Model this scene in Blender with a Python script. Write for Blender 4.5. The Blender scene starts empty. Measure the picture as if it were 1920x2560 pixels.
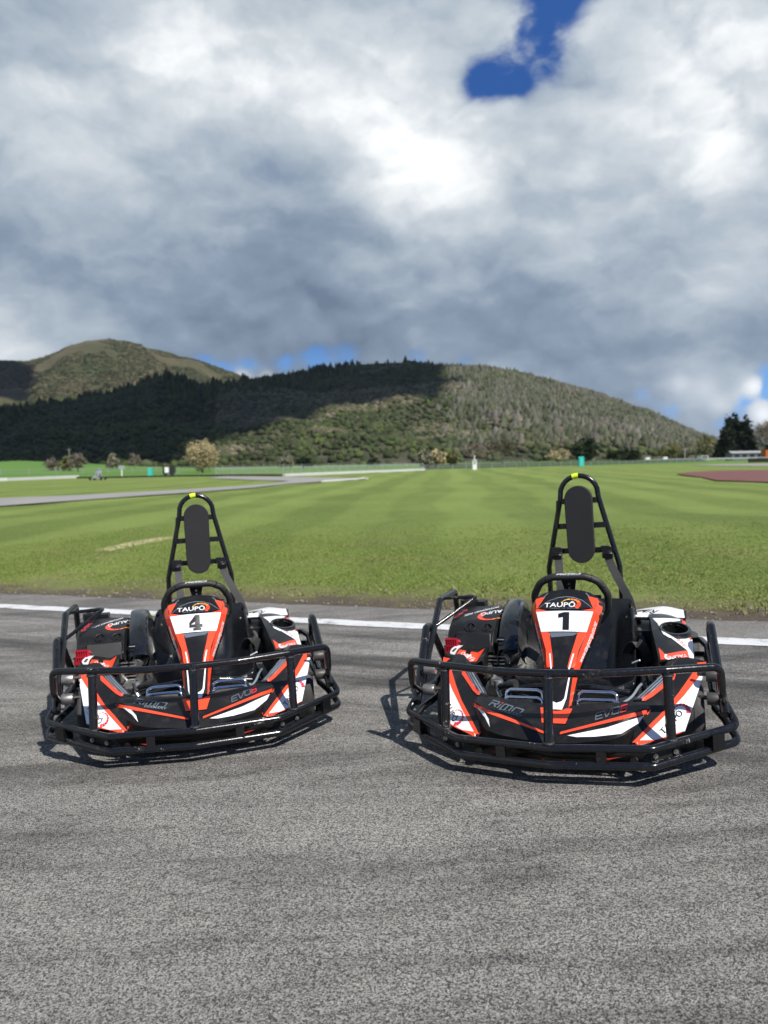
import bpy, bmesh, math, random
import numpy as np
from mathutils import Vector, Matrix
from mathutils.bvhtree import BVHTree
R = math.radians
random.seed(7)
rng = np.random.default_rng(7)
scn = bpy.context.scene
COL = scn.collection

# ------------------------------------------------------------------ camera
CAM_H = 1.2677
PITCH, CROLL = R(3.7139), R(1.0)
cam_d = bpy.data.cameras.new('camera'); cam = bpy.data.objects.new('camera', cam_d); COL.objects.link(cam)
cp, sp, cr, sr = math.cos(PITCH), math.sin(PITCH), math.cos(CROLL), math.sin(CROLL)
right = Vector((cr, -sr*sp, -sr*cp)); up = Vector((sr, cr*sp, cr*cp)); fwd = Vector((0, cp, -sp))
mw = Matrix((right, up, -fwd)).transposed().to_4x4(); mw.translation = (0, 0, CAM_H)
cam.matrix_world = mw
cam_d.sensor_fit = 'VERTICAL'; cam_d.sensor_height = 36.0
cam_d.lens = 1926.4/2560*36.0
cam_d.clip_start = 0.05; cam_d.clip_end = 20000
cam_d.dof.use_dof = True; cam_d.dof.focus_distance = 2.8; cam_d.dof.aperture_fstop = 3.1
scn.camera = cam

# ------------------------------------------------------------------ world: sky with broken cloud
SUN = Vector((0.374, -0.516, 0.771)).normalized()
SUN_EL = math.asin(SUN.z); SUN_AZ = math.atan2(SUN.x, SUN.y)
world = bpy.data.worlds.new('World'); scn.world = world; world.use_nodes = True
wt = world.node_tree; wt.nodes.clear()

class NT:
    """small helper that adds nodes and links; numbers and sockets may be mixed"""
    def __init__(s, tree): s.t = tree
    def n(s, kind, **kw):
        nd = s.t.nodes.new(kind)
        for k, v in kw.items(): setattr(nd, k, v)
        return nd
    def put(s, sock, v):
        if hasattr(v, 'is_linked') or hasattr(v, 'links'): s.t.links.new(v, sock)
        else: sock.default_value = v
    def m(s, op, a, b=0.0, c=None, clamp=False):
        nd = s.n('ShaderNodeMath', operation=op, use_clamp=clamp)
        s.put(nd.inputs[0], a); s.put(nd.inputs[1], b)
        if c is not None: s.put(nd.inputs[2], c)
        return nd.outputs[0]
    def v(s, op, a, b=(0, 0, 0), scale=None):
        nd = s.n('ShaderNodeVectorMath', operation=op); s.put(nd.inputs[0], a)
        if scale is not None: s.put(nd.inputs['Scale'], scale)
        else: s.put(nd.inputs[1], b)
        return nd.outputs['Value'] if op in ('DOT_PRODUCT', 'LENGTH') else nd.outputs['Vector']
    def mix(s, f, a, b, mode='MIX'):
        nd = s.n('ShaderNodeMix', data_type='RGBA', blend_type=mode)
        s.put(nd.inputs[0], f); s.put(nd.inputs[6], a); s.put(nd.inputs[7], b); return nd.outputs[2]
    def ramp(s, f, stops, interp='LINEAR'):
        nd = s.n('ShaderNodeValToRGB'); cr_ = nd.color_ramp; cr_.interpolation = interp
        while len(cr_.elements) < len(stops): cr_.elements.new(0.5)
        for e, (p, c) in zip(cr_.elements, stops):
            e.position = p; e.color = (c if len(c) == 4 else (*c, 1)) if hasattr(c, '__len__') else (c, c, c, 1)
        s.put(nd.inputs[0], f); return nd.outputs[0]
    def noise(s, vec, scale, detail=4, rough=0.5, dist=0.0, lac=2.0, dim='3D'):
        nd = s.n('ShaderNodeTexNoise', noise_dimensions=dim)
        s.put(nd.inputs['Vector'], vec); s.put(nd.inputs['Scale'], scale); nd.inputs['Detail'].default_value = detail
        nd.inputs['Roughness'].default_value = rough; nd.inputs['Distortion'].default_value = dist; nd.inputs['Lacunarity'].default_value = lac
        return nd.outputs[0]
    def voro(s, vec, scale, feature='F1', rand=1.0):
        nd = s.n('ShaderNodeTexVoronoi', feature=feature); s.put(nd.inputs['Vector'], vec); s.put(nd.inputs['Scale'], scale)
        nd.inputs['Randomness'].default_value = rand; return nd
    def smooth(s, x, a, b):
        nd = s.n('ShaderNodeMapRange', interpolation_type='SMOOTHSTEP'); s.put(nd.inputs[0], x)
        s.put(nd.inputs[1], a); s.put(nd.inputs[2], b); return nd.outputs[0]

def sky_dir(az, el):
    az, el = R(az), R(el); return (math.sin(az)*math.cos(el), math.cos(az)*math.cos(el), math.sin(el))

def build_sky():
    k = NT(wt)
    out = k.n('ShaderNodeOutputWorld'); bg = k.n('ShaderNodeBackground'); k.t.links.new(bg.outputs[0], out.inputs[0])
    sky = k.n('ShaderNodeTexSky', sky_type='NISHITA', sun_disc=False, sun_elevation=SUN_EL, sun_rotation=SUN_AZ, altitude=400, air_density=1.0, dust_density=0.6, ozone_density=2.5)
    d = k.v('NORMALIZE', k.n('ShaderNodeTexCoord').outputs['Generated'])
    sep = k.n('ShaderNodeSeparateXYZ'); k.put(sep.inputs[0], d)
    z = k.m('MAXIMUM', sep.outputs[2], 0.0)
    p = k.v('MULTIPLY', d, (1.0, 1.0, 1.55))
    warp = k.n('ShaderNodeTexNoise'); k.put(warp.inputs['Vector'], p); warp.inputs['Scale'].default_value = 9.0; warp.inputs['Detail'].default_value = 5; warp.inputs['Roughness'].default_value = .6
    pw = k.v('ADD', p, k.v('SCALE', k.v('SUBTRACT', warp.outputs['Color'], (0.5, 0.5, 0.5)), scale=0.075))
    def puff(vec, sc, det, ro):
        v = k.n('ShaderNodeTexVoronoi', feature='F1', normalize=True); k.put(v.inputs['Vector'], vec); v.inputs['Scale'].default_value = sc
        v.inputs['Detail'].default_value = det; v.inputs['Roughness'].default_value = ro; v.inputs['Lacunarity'].default_value = 2.1
        return k.m('SUBTRACT', 1.0, v.outputs['Distance'])
    def field(vec):
        a = k.noise(vec, 4.4, 7, 0.55); b = puff(vec, 5.2, 2.0, .5)
        return k.m('ADD', k.m('MULTIPLY', a, 0.62), k.m('MULTIPLY', k.m('SUBTRACT', b, .16), 0.50))
    f0 = field(pw); f1 = field(k.v('ADD', pw, (0.008, 0.0, 0.030)))
    relief = k.m('SUBTRACT', f0, f1)
    def blobs(lst):
        tot = None
        for az, el, rad, amp in lst:
            dt = k.v('DOT_PRODUCT', d, sky_dir(az, el))
            g = k.m('EXPONENT', k.m('MULTIPLY', k.m('SUBTRACT', dt, 1.0), 2.0/(R(rad)**2)))
            tot = k.m('MULTIPLY', g, amp) if tot is None else k.m('MULTIPLY_ADD', g, amp, tot)
        return tot
    light = blobs([(0.5, 22.3, 5.0, .34), (5.5, 19.2, 4.0, .24), (-17.5, 24.3, 6.0, .24), (-12.0, 28.5, 5, .20), (23.0, 26.5, 6.5, .28), (24.0, 22.5, 4.5, .18),
                   (14.0, 15.0, 3.2, .20), (-5, 23.0, 4, .12), (23.5, 17.0, 4, .12), (-24.0, 21.0, 4, .10), (-26.5, 7.6, 3.5, .30), (22, 9.8, 2.6, .16),
                   (-24, 27, 6.0, -.12), (-3.0, 19.0, 3.4, -.18), (-8, 10.5, 6.5, -.20), (-6, 8.5, 4.0, -.10), (-21.0, 15.5, 5.0, -.08), (10.5, 10.5, 5.0, -.12), (20, 9.5, 5.0, -.10),
                   (-13, 16.5, 5.0, -.06), (2, 12.5, 4.5, -.04), (25, 12.0, 2.5, .14), (21.5, 5.2, 2.0, .22), (25.5, 4.2, 1.6, .35)])
    base = k.m('SUBTRACT', k.m('MULTIPLY_ADD', k.smooth(z, 0.06, 0.36), 0.22, 0.235), k.m('MULTIPLY', k.smooth(z, 0.55, 0.85), 0.28))
    b = k.m('ADD', k.m('ADD', base, light), k.m('ADD', k.m('MULTIPLY', k.m('SUBTRACT', k.noise(pw, 2.3, 3, .5), .5), .36), k.m('MULTIPLY_ADD', k.m('SUBTRACT', f0, 0.58), 0.46, k.m('MULTIPLY', relief, 1.65))))
    col = k.ramp(b, [(0.0, (.115, .160, .225)), (0.25, (.200, .255, .330)), (0.47, (.33, .385, .445)), (0.68, (.50, .54, .575)), (0.88, (.76, .78, .79)), (1.0, (.92, .92, .92))])
    # where the blue shows through
    gap = blobs([(math.degrees(SUN_AZ), math.degrees(SUN_EL), 38, 2.6), (165, 24, 30, 1.2), (11.8, 27.2, 2.0, .80), (8.4, 25.6, 1.6, .72), (13.0, 30.2, 1.8, .85), (7.2, 25.0, 1.2, .35), (15.2, 33.5, 3.0, .8), (10.3, 24.7, 1.0, .42), (12.6, 25.6, .9, .3), (10.4, 27.6, .8, .3),
                 (-9.6, 6.9, 1.3, .85), (-11.6, 6.5, 1.1, .75), (-7.2, 7.2, 1.1, .8), (-4.9, 7.6, 1.2, .95), (-2.5, 7.7, 1.2, .45), (2.6, 7.7, 1.1, .65), (6.0, 7.3, 1.2, .35), (-13.0, 7.4, .8, .4),
                 (26.9, 4.6, 1.3, 1.0), (27.6, 3.0, 1.3, .9), (25.0, 3.3, .9, .6), (23.6, 2.2, 1.0, .6), (20.5, 3.2, 1.2, .45), (22.0, 6.6, 1.1, .35), (18.5, 4.4, 1.0, .4), (-27.0, 8.2, 1.2, .3)])
    white = blobs([(-10.3, 6.0, .75, .9), (-8.4, 6.3, 0.5, .35), (25.6, 4.6, .55, .8), (26.2, 2.7, .8, .9), (22.6, 4.6, .9, .35), (21.0, 5.0, .7, .3), (23.5, 3.4, .7, .3), (-26.3, 7.5, .9, .25)])
    cover = k.smooth(k.m('SUBTRACT', k.m('MULTIPLY_ADD', k.m('SUBTRACT', f0, 0.58), 3.6, k.m('MULTIPLY_ADD', k.m('MULTIPLY', k.m('SUBTRACT', k.noise(pw, 15.0, 6, .62), .5), k.m('MINIMUM', gap, 1.0)), 3.4, 1.30)), k.m('MULTIPLY', k.m('SUBTRACT', gap, white), 1.75)), 0.0, 0.95)
    low = k.mix(k.smooth(z, 0.06, 0.22), (.12, .32, .68, 1), (.014, .072, .275, 1))
    blue = k.mix(0.9, k.v('SCALE', sky.outputs[0], scale=0.07), low)
    col = k.mix(k.m('MULTIPLY', white, 0.9, clamp=True), col, (.84, .86, .89, 1))
    full = k.mix(cover, blue, col)
    k.put(bg.inputs[0], full); bg.inputs[1].default_value = 1.0
build_sky()

sun_d = bpy.data.lights.new('sun', 'SUN'); sun_d.energy = 5.0; sun_d.angle = R(0.53); sun_d.color = (1.0, 0.955, 0.89)
sun_o = bpy.data.objects.new('sun', sun_d); COL.objects.link(sun_o)
sun_o.rotation_euler = (-SUN).to_track_quat('-Z', 'Y').to_euler()

scn.view_settings.view_transform = 'Standard'; scn.view_settings.look = 'None'
scn.view_settings.exposure = 0.42; scn.view_settings.gamma = 1.0
scn.view_settings.use_curve_mapping = False
scn.cycles.max_bounces = 6; scn.cycles.diffuse_bounces = 3; scn.cycles.glossy_bounces = 3
scn.cycles.use_denoising = True

# ------------------------------------------------------------------ helpers
def tag(o, label=None, cat=None, group=None, kind=None):
    if label: o['label'] = label
    if cat: o['category'] = cat
    if group: o['group'] = group
    if kind: o['kind'] = kind
    return o

def link(name, me, mat=None, parent=None, smooth=None):
    o = bpy.data.objects.new(name, me); COL.objects.link(o)
    if mat is not None:
        for mm_ in (mat if isinstance(mat, (list, tuple)) else [mat]): me.materials.append(mm_)
    if parent is not None: o.parent = parent
    if smooth is not None and len(me.polygons):
        me.polygons.foreach_set('use_smooth', [True]*len(me.polygons))
        if smooth < 3: me.set_sharp_from_angle(angle=smooth)
    return o

def mesh(name, verts, faces):
    me = bpy.data.meshes.new(name); me.from_pydata([tuple(map(float, v)) for v in verts], [], faces); me.update(); return me

def empty(name, loc=(0, 0, 0), rz=0.0):
    o = bpy.data.objects.new(name, None); COL.objects.link(o); o.location = loc; o.rotation_euler = (0, 0, rz); o.empty_display_size = .2; return o

class MB:
    """collects plain shapes into one mesh"""
    def __init__(s): s.v = []; s.f = []
    def add(s, vs, fs):
        b = len(s.v); s.v += [tuple(map(float, v)) for v in vs]; s.f += [tuple(i+b for i in f) for f in fs]; return s
    def box(s, c, size, rot=None):
        hx, hy, hz = (a/2 for a in size)
        vs = [Vector((x, y, z)) for x in (-hx, hx) for y in (-hy, hy) for z in (-hz, hz)]
        if rot is not None: vs = [rot @ v for v in vs]
        vs = [v + Vector(c) for v in vs]
        return s.add(vs, [(0, 1, 3, 2), (4, 6, 7, 5), (0, 4, 5, 1), (2, 3, 7, 6), (0, 2, 6, 4), (1, 5, 7, 3)])
    def tube(s, pts, r, n=10, closed=False, fillet=0.0, cap=True, sq=1.0):
        P = fillet_path(pts, fillet, closed) if fillet else [Vector(p) for p in pts]
        N = len(P); T = []
        for i in range(N):
            a = P[i-1] if (i > 0 or closed) else P[i]; b = P[(i+1) % N] if (i < N-1 or closed) else P[i]
            T.append((b-a).normalized())
        u = T[0].orthogonal().normalized(); rings = []
        for i in range(N):
            u = (u - T[i]*u.dot(T[i])).normalized(); w = T[i].cross(u)
            ri = r[min(i, len(r)-1)] if hasattr(r, '__len__') else r
            rings.append([P[i] + (u*math.cos(2*math.pi*j/n) + w*math.sin(2*math.pi*j/n)*sq)*ri for j in range(n)])
        b = len(s.v); s.v += [tuple(v) for g in rings for v in g]
        for i in range(N if closed else N-1):
            i2 = (i+1) % N
            for j in range(n): s.f.append((b+i*n+j, b+i*n+(j+1) % n, b+i2*n+(j+1) % n, b+i2*n+j))
        if cap and not closed:
            s.f.append(tuple(b+j for j in reversed(range(n)))); s.f.append(tuple(b+(N-1)*n+j for j in range(n)))
        return s
    def lathe(s, prof, c, axis='x', n=28):
        b = len(s.v)
        for (a, r) in prof:
            for j in range(n):
                t = 2*math.pi*j/n; q = {'x': (a, r*math.cos(t), r*math.sin(t)), 'y': (r*math.sin(t), a, r*math.cos(t)), 'z': (r*math.cos(t), r*math.sin(t), a)}[axis]
                s.v.append((c[0]+q[0], c[1]+q[1], c[2]+q[2]))
        for i in range(len(prof)-1):
            for j in range(n): s.f.append((b+i*n+j, b+i*n+(j+1) % n, b+(i+1)*n+(j+1) % n, b+(i+1)*n+j))
        if prof[0][1] > 0: s.f.append(tuple(b+j for j in reversed(range(n))))
        if prof[-1][1] > 0: s.f.append(tuple(b+(len(prof)-1)*n+j for j in range(n)))
        return s
    def grid(s, rows, closed=False):
        b = len(s.v); m = len(rows[0])
        for r_ in rows: s.v += [tuple(map(float, v)) for v in r_]
        for i in range(len(rows)-1):
            for j in range(m if closed else m-1): s.f.append((b+i*m+j, b+i*m+(j+1) % m, b+(i+1)*m+(j+1) % m, b+(i+1)*m+j))
        return s
    def build(s, name, mat=None, parent=None, smooth=0.7, fix=True):
        me = mesh(name, s.v, s.f)
        if fix:
            bm = bmesh.new(); bm.from_mesh(me); bmesh.ops.recalc_face_normals(bm, faces=bm.faces[:]); bm.to_mesh(me); bm.free()
        return link(name, me, mat, parent, smooth)

def fillet_path(pts, rad, closed=False, seg=6):
    P = [Vector(p) for p in pts]; N = len(P); out = []
    for i in range(N):
        if not closed and i in (0, N-1): out.append(P[i]); continue
        a, b, c = P[i-1], P[i], P[(i+1) % N]
        d1, d2 = (a-b), (c-b); l1, l2 = d1.length, d2.length; d1.normalize(); d2.normalize()
        ang = math.acos(max(-1, min(1, d1.dot(d2))))
        if ang > math.pi-0.03: out.append(b); continue
        t = min(rad/math.tan(ang/2), l1*0.48, l2*0.48)
        p0, p2 = b+d1*t, b+d2*t
        for q in range(seg+1):
            k_ = q/seg; out.append(p0*(1-k_)**2 + b*2*k_*(1-k_) + p2*k_*k_)
    return out

def catmull(pts, per=8):
    P = [np.array(p, float) for p in pts]; out = []
    for i in range(len(P)-1):
        p0 = P[max(i-1, 0)]; p1 = P[i]; p2 = P[i+1]; p3 = P[min(i+2, len(P)-1)]
        for q in range(per):
            t = q/per; out.append(tuple(0.5*((2*p1)+(-p0+p2)*t+(2*p0-5*p1+4*p2-p3)*t*t+(-p0+3*p1-3*p2+p3)*t**3)))
    out.append(tuple(P[-1])); return out

def sm(t): t = np.clip(t, 0, 1); return t*t*(3-2*t)

# ------------------------------------------------------------------ materials
def newmat(name):
    m = bpy.data.materials.new(name); m.use_nodes = True; nt = NT(m.node_tree); b = m.node_tree.nodes['Principled BSDF']; return m, nt, b

def simple(name, col, rough=0.5, metal=0.0, coat=0.0, var=0.15, scale=30.0, bump=0.0, bscale=200.0, dust=0.0, spec=0.5, rv=0.1):
    m, k, b = newmat(name)
    tc = k.v('ADD', k.n('ShaderNodeTexCoord').outputs['Object'], k.n('ShaderNodeObjectInfo').outputs['Location'])
    nz = k.noise(tc, scale, 5, 0.6)
    c = k.mix(nz, tuple(x*(1-var) for x in col)+(1,), tuple(min(1, x*(1+var)) for x in col)+(1,))
    if dust:
        d2 = k.smooth(k.noise(tc, 14, 8, 0.7), 0.48, 0.75)
        geo = k.n('ShaderNodeNewGeometry'); s3 = k.n('ShaderNodeSeparateXYZ'); k.put(s3.inputs[0], geo.outputs['Normal'])
        d2 = k.m('MULTIPLY', k.m('MULTIPLY', d2, dust), k.m('MULTIPLY_ADD', s3.outputs[2], 0.5, 0.5))
        c = k.mix(d2, c, (.30, .28, .25, 1))
    k.put(b.inputs['Base Color'], c)
    k.put(b.inputs['Roughness'], k.m('MULTIPLY_ADD', k.noise(tc, scale*2.3, 4, 0.6), rv*2, rough-rv, clamp=True))
    b.inputs['Metallic'].default_value = metal; b.inputs['Coat Weight'].default_value = coat; b.inputs['Coat Roughness'].default_value = 0.08
    b.inputs['Specular IOR Level'].default_value = spec
    if bump:
        bp_ = k.n('ShaderNodeBump'); bp_.inputs['Strength'].default_value = bump; bp_.inputs['Distance'].default_value = 0.002
        k.put(bp_.inputs['Height'], k.noise(tc, bscale, 3, 0.6)); k.put(b.inputs['Normal'], bp_.outputs[0])
    return m

def tube_paint():
    m, k, b = newmat('black_tube_paint'); tc = k.v('ADD', k.n('ShaderNodeTexCoord').outputs['Object'], k.n('ShaderNodeObjectInfo').outputs['Location'])
    scr = k.smooth(k.noise(tc, 9, 9, 0.72), 0.605, 0.63)            # rubbed spots down to primer and metal
    fine = k.smooth(k.noise(tc, 60, 6, 0.7), 0.52, 0.6)
    scr = k.m('MULTIPLY', scr, fine)
    c = k.mix(k.noise(tc, 40, 4), (.0035, .004, .005, 1), (.008, .0085, .010, 1))
    c = k.mix(scr, c, (.30, .28, .25, 1))
    c = k.mix(k.m('MULTIPLY', k.smooth(k.noise(tc, 22, 8, .75), .55, .7), .10), c, (.25, .22, .18, 1))
    k.put(b.inputs['Base Color'], c)
    k.put(b.inputs['Roughness'], k.m('MULTIPLY_ADD', k.noise(tc, 70, 5, .65), 0.26, 0.08))
    b.inputs['Coat Weight'].default_value = 0.15; b.inputs['Coat Roughness'].default_value = 0.15
    bp_ = k.n('ShaderNodeBump'); bp_.inputs['Strength'].default_value = 0.25; bp_.inputs['Distance'].default_value = 0.001
    k.put(bp_.inputs['Height'], k.noise(tc, 160, 3, .6)); k.put(b.inputs['Normal'], bp_.outputs[0])
    return m

M = {}
M['tube'] = tube_paint()
M['plastic'] = simple('black_plastic', (.0075, .0078, .0086), 0.33, var=.3, scale=8, dust=.07, bump=.05, bscale=500, rv=.08, spec=.32)
M['satin'] = simple('satin_black_plastic', (.0085, .009, .0100), 0.42, var=.25, scale=6, dust=.05, bump=.10, bscale=700, rv=.06, spec=.28)
M['gloss'] = simple('gloss_black_plastic', (.008, .0085, .010), 0.16, coat=.3, var=.2, scale=6, dust=.05, rv=.05)
M['seat'] = simple('black_seat_shell', (.006, .0068, .0085), 0.24, var=.2, scale=8, dust=.08, bump=.15, bscale=900, rv=.08)
M['red'] = simple('orange_red_vinyl', (.86, .068, .024), 0.30, var=.04, scale=5, coat=.15, rv=.05)
M['darkred'] = simple('crimson_vinyl', (.56, .025, .045), 0.32, var=.05, scale=5, rv=.05)
M['orange'] = simple('orange_vinyl', (.85, .22, .03), 0.32, var=.05, rv=.05)
M['yellow'] = simple('yellow_vinyl', (.90, .55, .12), 0.32, var=.05, rv=.05)
M['white'] = simple('white_vinyl', (.76, .77, .78), 0.28, var=.03, scale=12, coat=.15, rv=.06)
M['grey'] = simple('slate_grey_vinyl', (.105, .125, .155), 0.32, var=.06, rv=.05)
M['dgrey'] = simple('charcoal_vinyl', (.028, .032, .042), 0.32, var=.06, rv=.05)
M['pgrey'] = simple('pale_grey_vinyl', (.19, .225, .265), 0.35, var=.06, rv=.05)
M['steelgrey'] = simple('dull_steel_vinyl', (.085, .105, .13), 0.35, var=.06, rv=.05)
M['ink'] = simple('black_vinyl', (.010, .010, .011), 0.30, var=.1, rv=.05)
M['black'] = M['ink']
M['lime'] = simple('fluorescent_tape', (.62, .85, .02), 0.5, var=.05)
M['foam'] = simple('black_foam', (.020, .0205, .022), 0.75, var=.15, scale=14, bump=.3, bscale=400, spec=.3)
M['grip'] = simple('wheel_grip_rubber', (.013, .013, .014), 0.55, var=.2, scale=40, bump=.5, bscale=700)
M['belt'] = simple('belt_webbing', (.055, .054, .054), 0.7, var=.2, scale=60, bump=.5, bscale=600)
M['buckle'] = simple('buckle_plastic', (.010, .010, .011), 0.3, var=.2)
M['chrome'] = simple('chrome', (.75, .76, .78), 0.09, metal=1, var=.03, rv=.03)
M['alu'] = simple('cast_aluminium', (.50, .50, .49), 0.38, metal=.9, var=.25, scale=30, bump=.3, bscale=150)
M['steel'] = simple('raw_steel', (.32, .31, .29), 0.4, metal=.85, var=.3, scale=25)
M['floor'] = simple('pale_floor_tray', (.46, .47, .47), 0.45, var=.12, scale=12, metal=.2)
M['darkmetal'] = simple('dark_engine_metal', (.03, .03, .032), 0.5, metal=.5, var=.4, scale=30, dust=.2)
M['weld'] = simple('weld_metal', (.03, .03, .03), .4, metal=.4, bump=1, bscale=300)
M['recoil'] = simple('red_recoil_housing', (.36, .010, .026), 0.35, var=.08)
M['roller'] = simple('worn_grey_roller', (.06, .058, .054), 0.5, var=.4, scale=40, metal=.3)

def rubber():
    m, k, b = newmat('tyre_rubber'); tc = k.n('ShaderNodeTexCoord').outputs['Object']
    mp = k.n('ShaderNodeMapping'); mp.inputs['Scale'].default_value = (1, .12, .12); k.put(mp.inputs[0], tc)
    st = k.noise(mp.outputs[0], 120, 4, .6)
    c = k.mix(st, (.018, .018, .019, 1), (.055, .054, .052, 1)); c = k.mix(k.m('MULTIPLY', k.smooth(k.noise(tc, 30, 7, .7), .5, .7), .5), c, (.10, .095, .09, 1))
    k.put(b.inputs['Base Color'], c); b.inputs['Roughness'].default_value = .75
    bp_ = k.n('ShaderNodeBump'); bp_.inputs['Strength'].default_value = .5; bp_.inputs['Distance'].default_value = .002; k.put(bp_.inputs['Height'], k.noise(tc, 180, 4, .7)); k.put(b.inputs['Normal'], bp_.outputs[0]); return m
M['rubber'] = rubber()

# ------------------------------------------------------------------ ground heights
PA, PC = 0.04097, -0.00106           # the cambered track: z = PA x + PC
def bumpz(x, y): return 5.0*np.exp(-(((x+150)/48.0)**2+((y-300)/26.0)**2))
def gz(x, y):
    x = np.asarray(x, float); y = np.asarray(y, float)
    pl = PA*np.clip(x, -14, 14)+PC
    w = sm((y-8)/14.0)
    return pl*(1-w) + (-0.10)*w + bumpz(x, y)
NS, ND = np.array((.449, .893)), np.array((.893, -.449))      # across and along the track edge
def st(s, t): return NS[0]*s+ND[0]*t, NS[1]*s+ND[1]*t

def axis(lo, hi, core, step, grow=1.16):
    a = list(np.arange(core[0], core[1]+1e-6, step)); d = step
    while a[-1] < hi: d *= grow; a.append(a[-1]+d)
    d = step
    while a[0] > lo: d *= grow; a.insert(0, a[0]-d)
    return np.array(a)

def field_material():
    m, k, b = newmat('field_grass'); pos = k.n('ShaderNodeNewGeometry').outputs['Position']
    s = k.v('DOT_PRODUCT', pos, (NS[0], NS[1], 0)); sep = k.n('ShaderNodeSeparateXYZ'); k.put(sep.inputs[0], pos)
    X, Y = sep.outputs[0], sep.outputs[1]
    # mown bands, sweeping from the left and then running away from the viewer
    wob = k.m('MULTIPLY', k.m('SUBTRACT', k.noise(pos, .06, 3, .5), .5), 5.0)
    q = k.m('ADD', k.m('SUBTRACT', X, k.m('MULTIPLY', Y, 0.085)), wob)
    band = k.m('SINE', k.m('MULTIPLY', q, 2.1)); band2 = k.m('SINE', k.m('MULTIPLY_ADD', q, 0.83, 1.0))
    band3 = k.m('SINE', k.m('ADD', k.m('MULTIPLY', k.m('ADD', k.m('MULTIPLY', X, .52), k.m('MULTIPLY', Y, .86)), 0.75), k.m('MULTIPLY', k.noise(pos, .045, 3), 9)))
    bb = k.m('ADD', k.m('ADD', k.m('MULTIPLY', k.smooth(band, -.45, .45), .44), k.m('MULTIPLY', k.smooth(band2, -.4, .4), .22)), k.m('MULTIPLY', k.smooth(band3, -.5, .5), .16))
    bb = k.m('ADD', bb, k.m('MULTIPLY', k.m('SUBTRACT', k.noise(pos, .35, 6, .6), .5), .9), clamp=True)
    g = k.mix(bb, (.072, .130, .014, 1), (.190, .268, .055, 1))
    mp = k.n('ShaderNodeMapping'); mp.inputs['Scale'].default_value = (1, 0.7, 1); k.put(mp.inputs[0], pos)
    f1 = k.noise(mp.outputs[0], 26, 6, .65); f2 = k.noise(pos, 5.0, 5, .6)
    g = k.mix(k.m('MULTIPLY', k.smooth(f1, .35, .7), .55), g, (.225, .255, .075, 1))
    g = k.mix(k.m('MULTIPLY', k.smooth(f1, .56, .36), .5), g, (.055, .075, .014, 1))
    g = k.mix(k.m('MULTIPLY', k.smooth(f2, .5, .75), .40), g, (.235, .215, .090, 1))
    # pasture beyond the circuit fence
    past = k.smooth(k.m('ADD', Y, k.m('MULTIPLY', X, -.45)), 118, 128)
    g = k.mix(past, g, k.mix(k.noise(pos, .03, 5, .6), (.050, .130, .016, 1), (.105, .20, .035, 1)))
    # bare earth and dry thatch along the tarmac
    edge = k.m('ADD', s, k.m('MULTIPLY', k.m('SUBTRACT', k.noise(pos, 1.6, 7, .68), .5), 1.7))
    dry = k.smooth(edge, 7.5, 6.1)
    g = k.mix(k.m('MULTIPLY', dry, .75), g, k.mix(k.noise(pos, 40, 5, .7), (.085, .075, .036, 1), (.23, .195, .10, 1)))
    dirt = k.smooth(edge, 6.55, 6.05)
    g = k.mix(dirt, g, k.mix(k.noise(pos, 55, 6, .75), (.038, .030, .023, 1), (.155, .125, .095, 1)))
    # straw patch left of the far kart
    e1 = k.m('ADD', k.m('MULTIPLY', k.m('ADD', X, 4.55), .27), k.m('MULTIPLY', k.m('SUBTRACT', Y, 14.2), .96)); e2 = k.m('SUBTRACT', k.m('MULTIPLY', k.m('ADD', X, 4.55), .96), k.m('MULTIPLY', k.m('SUBTRACT', Y, 14.2), .27))
    e1 = k.m('SUBTRACT', k.m('SUBTRACT', X, -4.55), k.m('MULTIPLY', k.m('SUBTRACT', Y, 14.2), .30)); e2 = k.m('MULTIPLY', k.m('SUBTRACT', Y, 14.2), 0.95)
    rr = k.m('ADD', k.m('POWER', k.m('DIVIDE', e1, .34), 2.0), k.m('POWER', k.m('DIVIDE', e2, 1.15), 2.0)); rr = k.m('ADD', rr, k.m('MULTIPLY', k.m('SUBTRACT', k.noise(pos, 3.5, 6, .7), .5), 2.6))
    g = k.mix(k.smooth(rr, 1.25, .35), g, k.mix(k.noise(pos, 30, 4), (.40, .34, .20, 1), (.55, .48, .30, 1)))
    k.put(b.inputs['Base Color'], g); b.inputs['Roughness'].default_value = .85; b.inputs['Specular IOR Level'].default_value = .25
    bp_ = k.n('ShaderNodeBump'); bp_.inputs['Strength'].default_value = .8; bp_.inputs['Distance'].default_value = .03
    k.put(bp_.inputs['Height'], k.m('ADD', k.m('MULTIPLY', f1, .7), k.noise(pos, 70, 4, .7))); k.put(b.inputs['Normal'], bp_.outputs[0])
    return m

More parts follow.
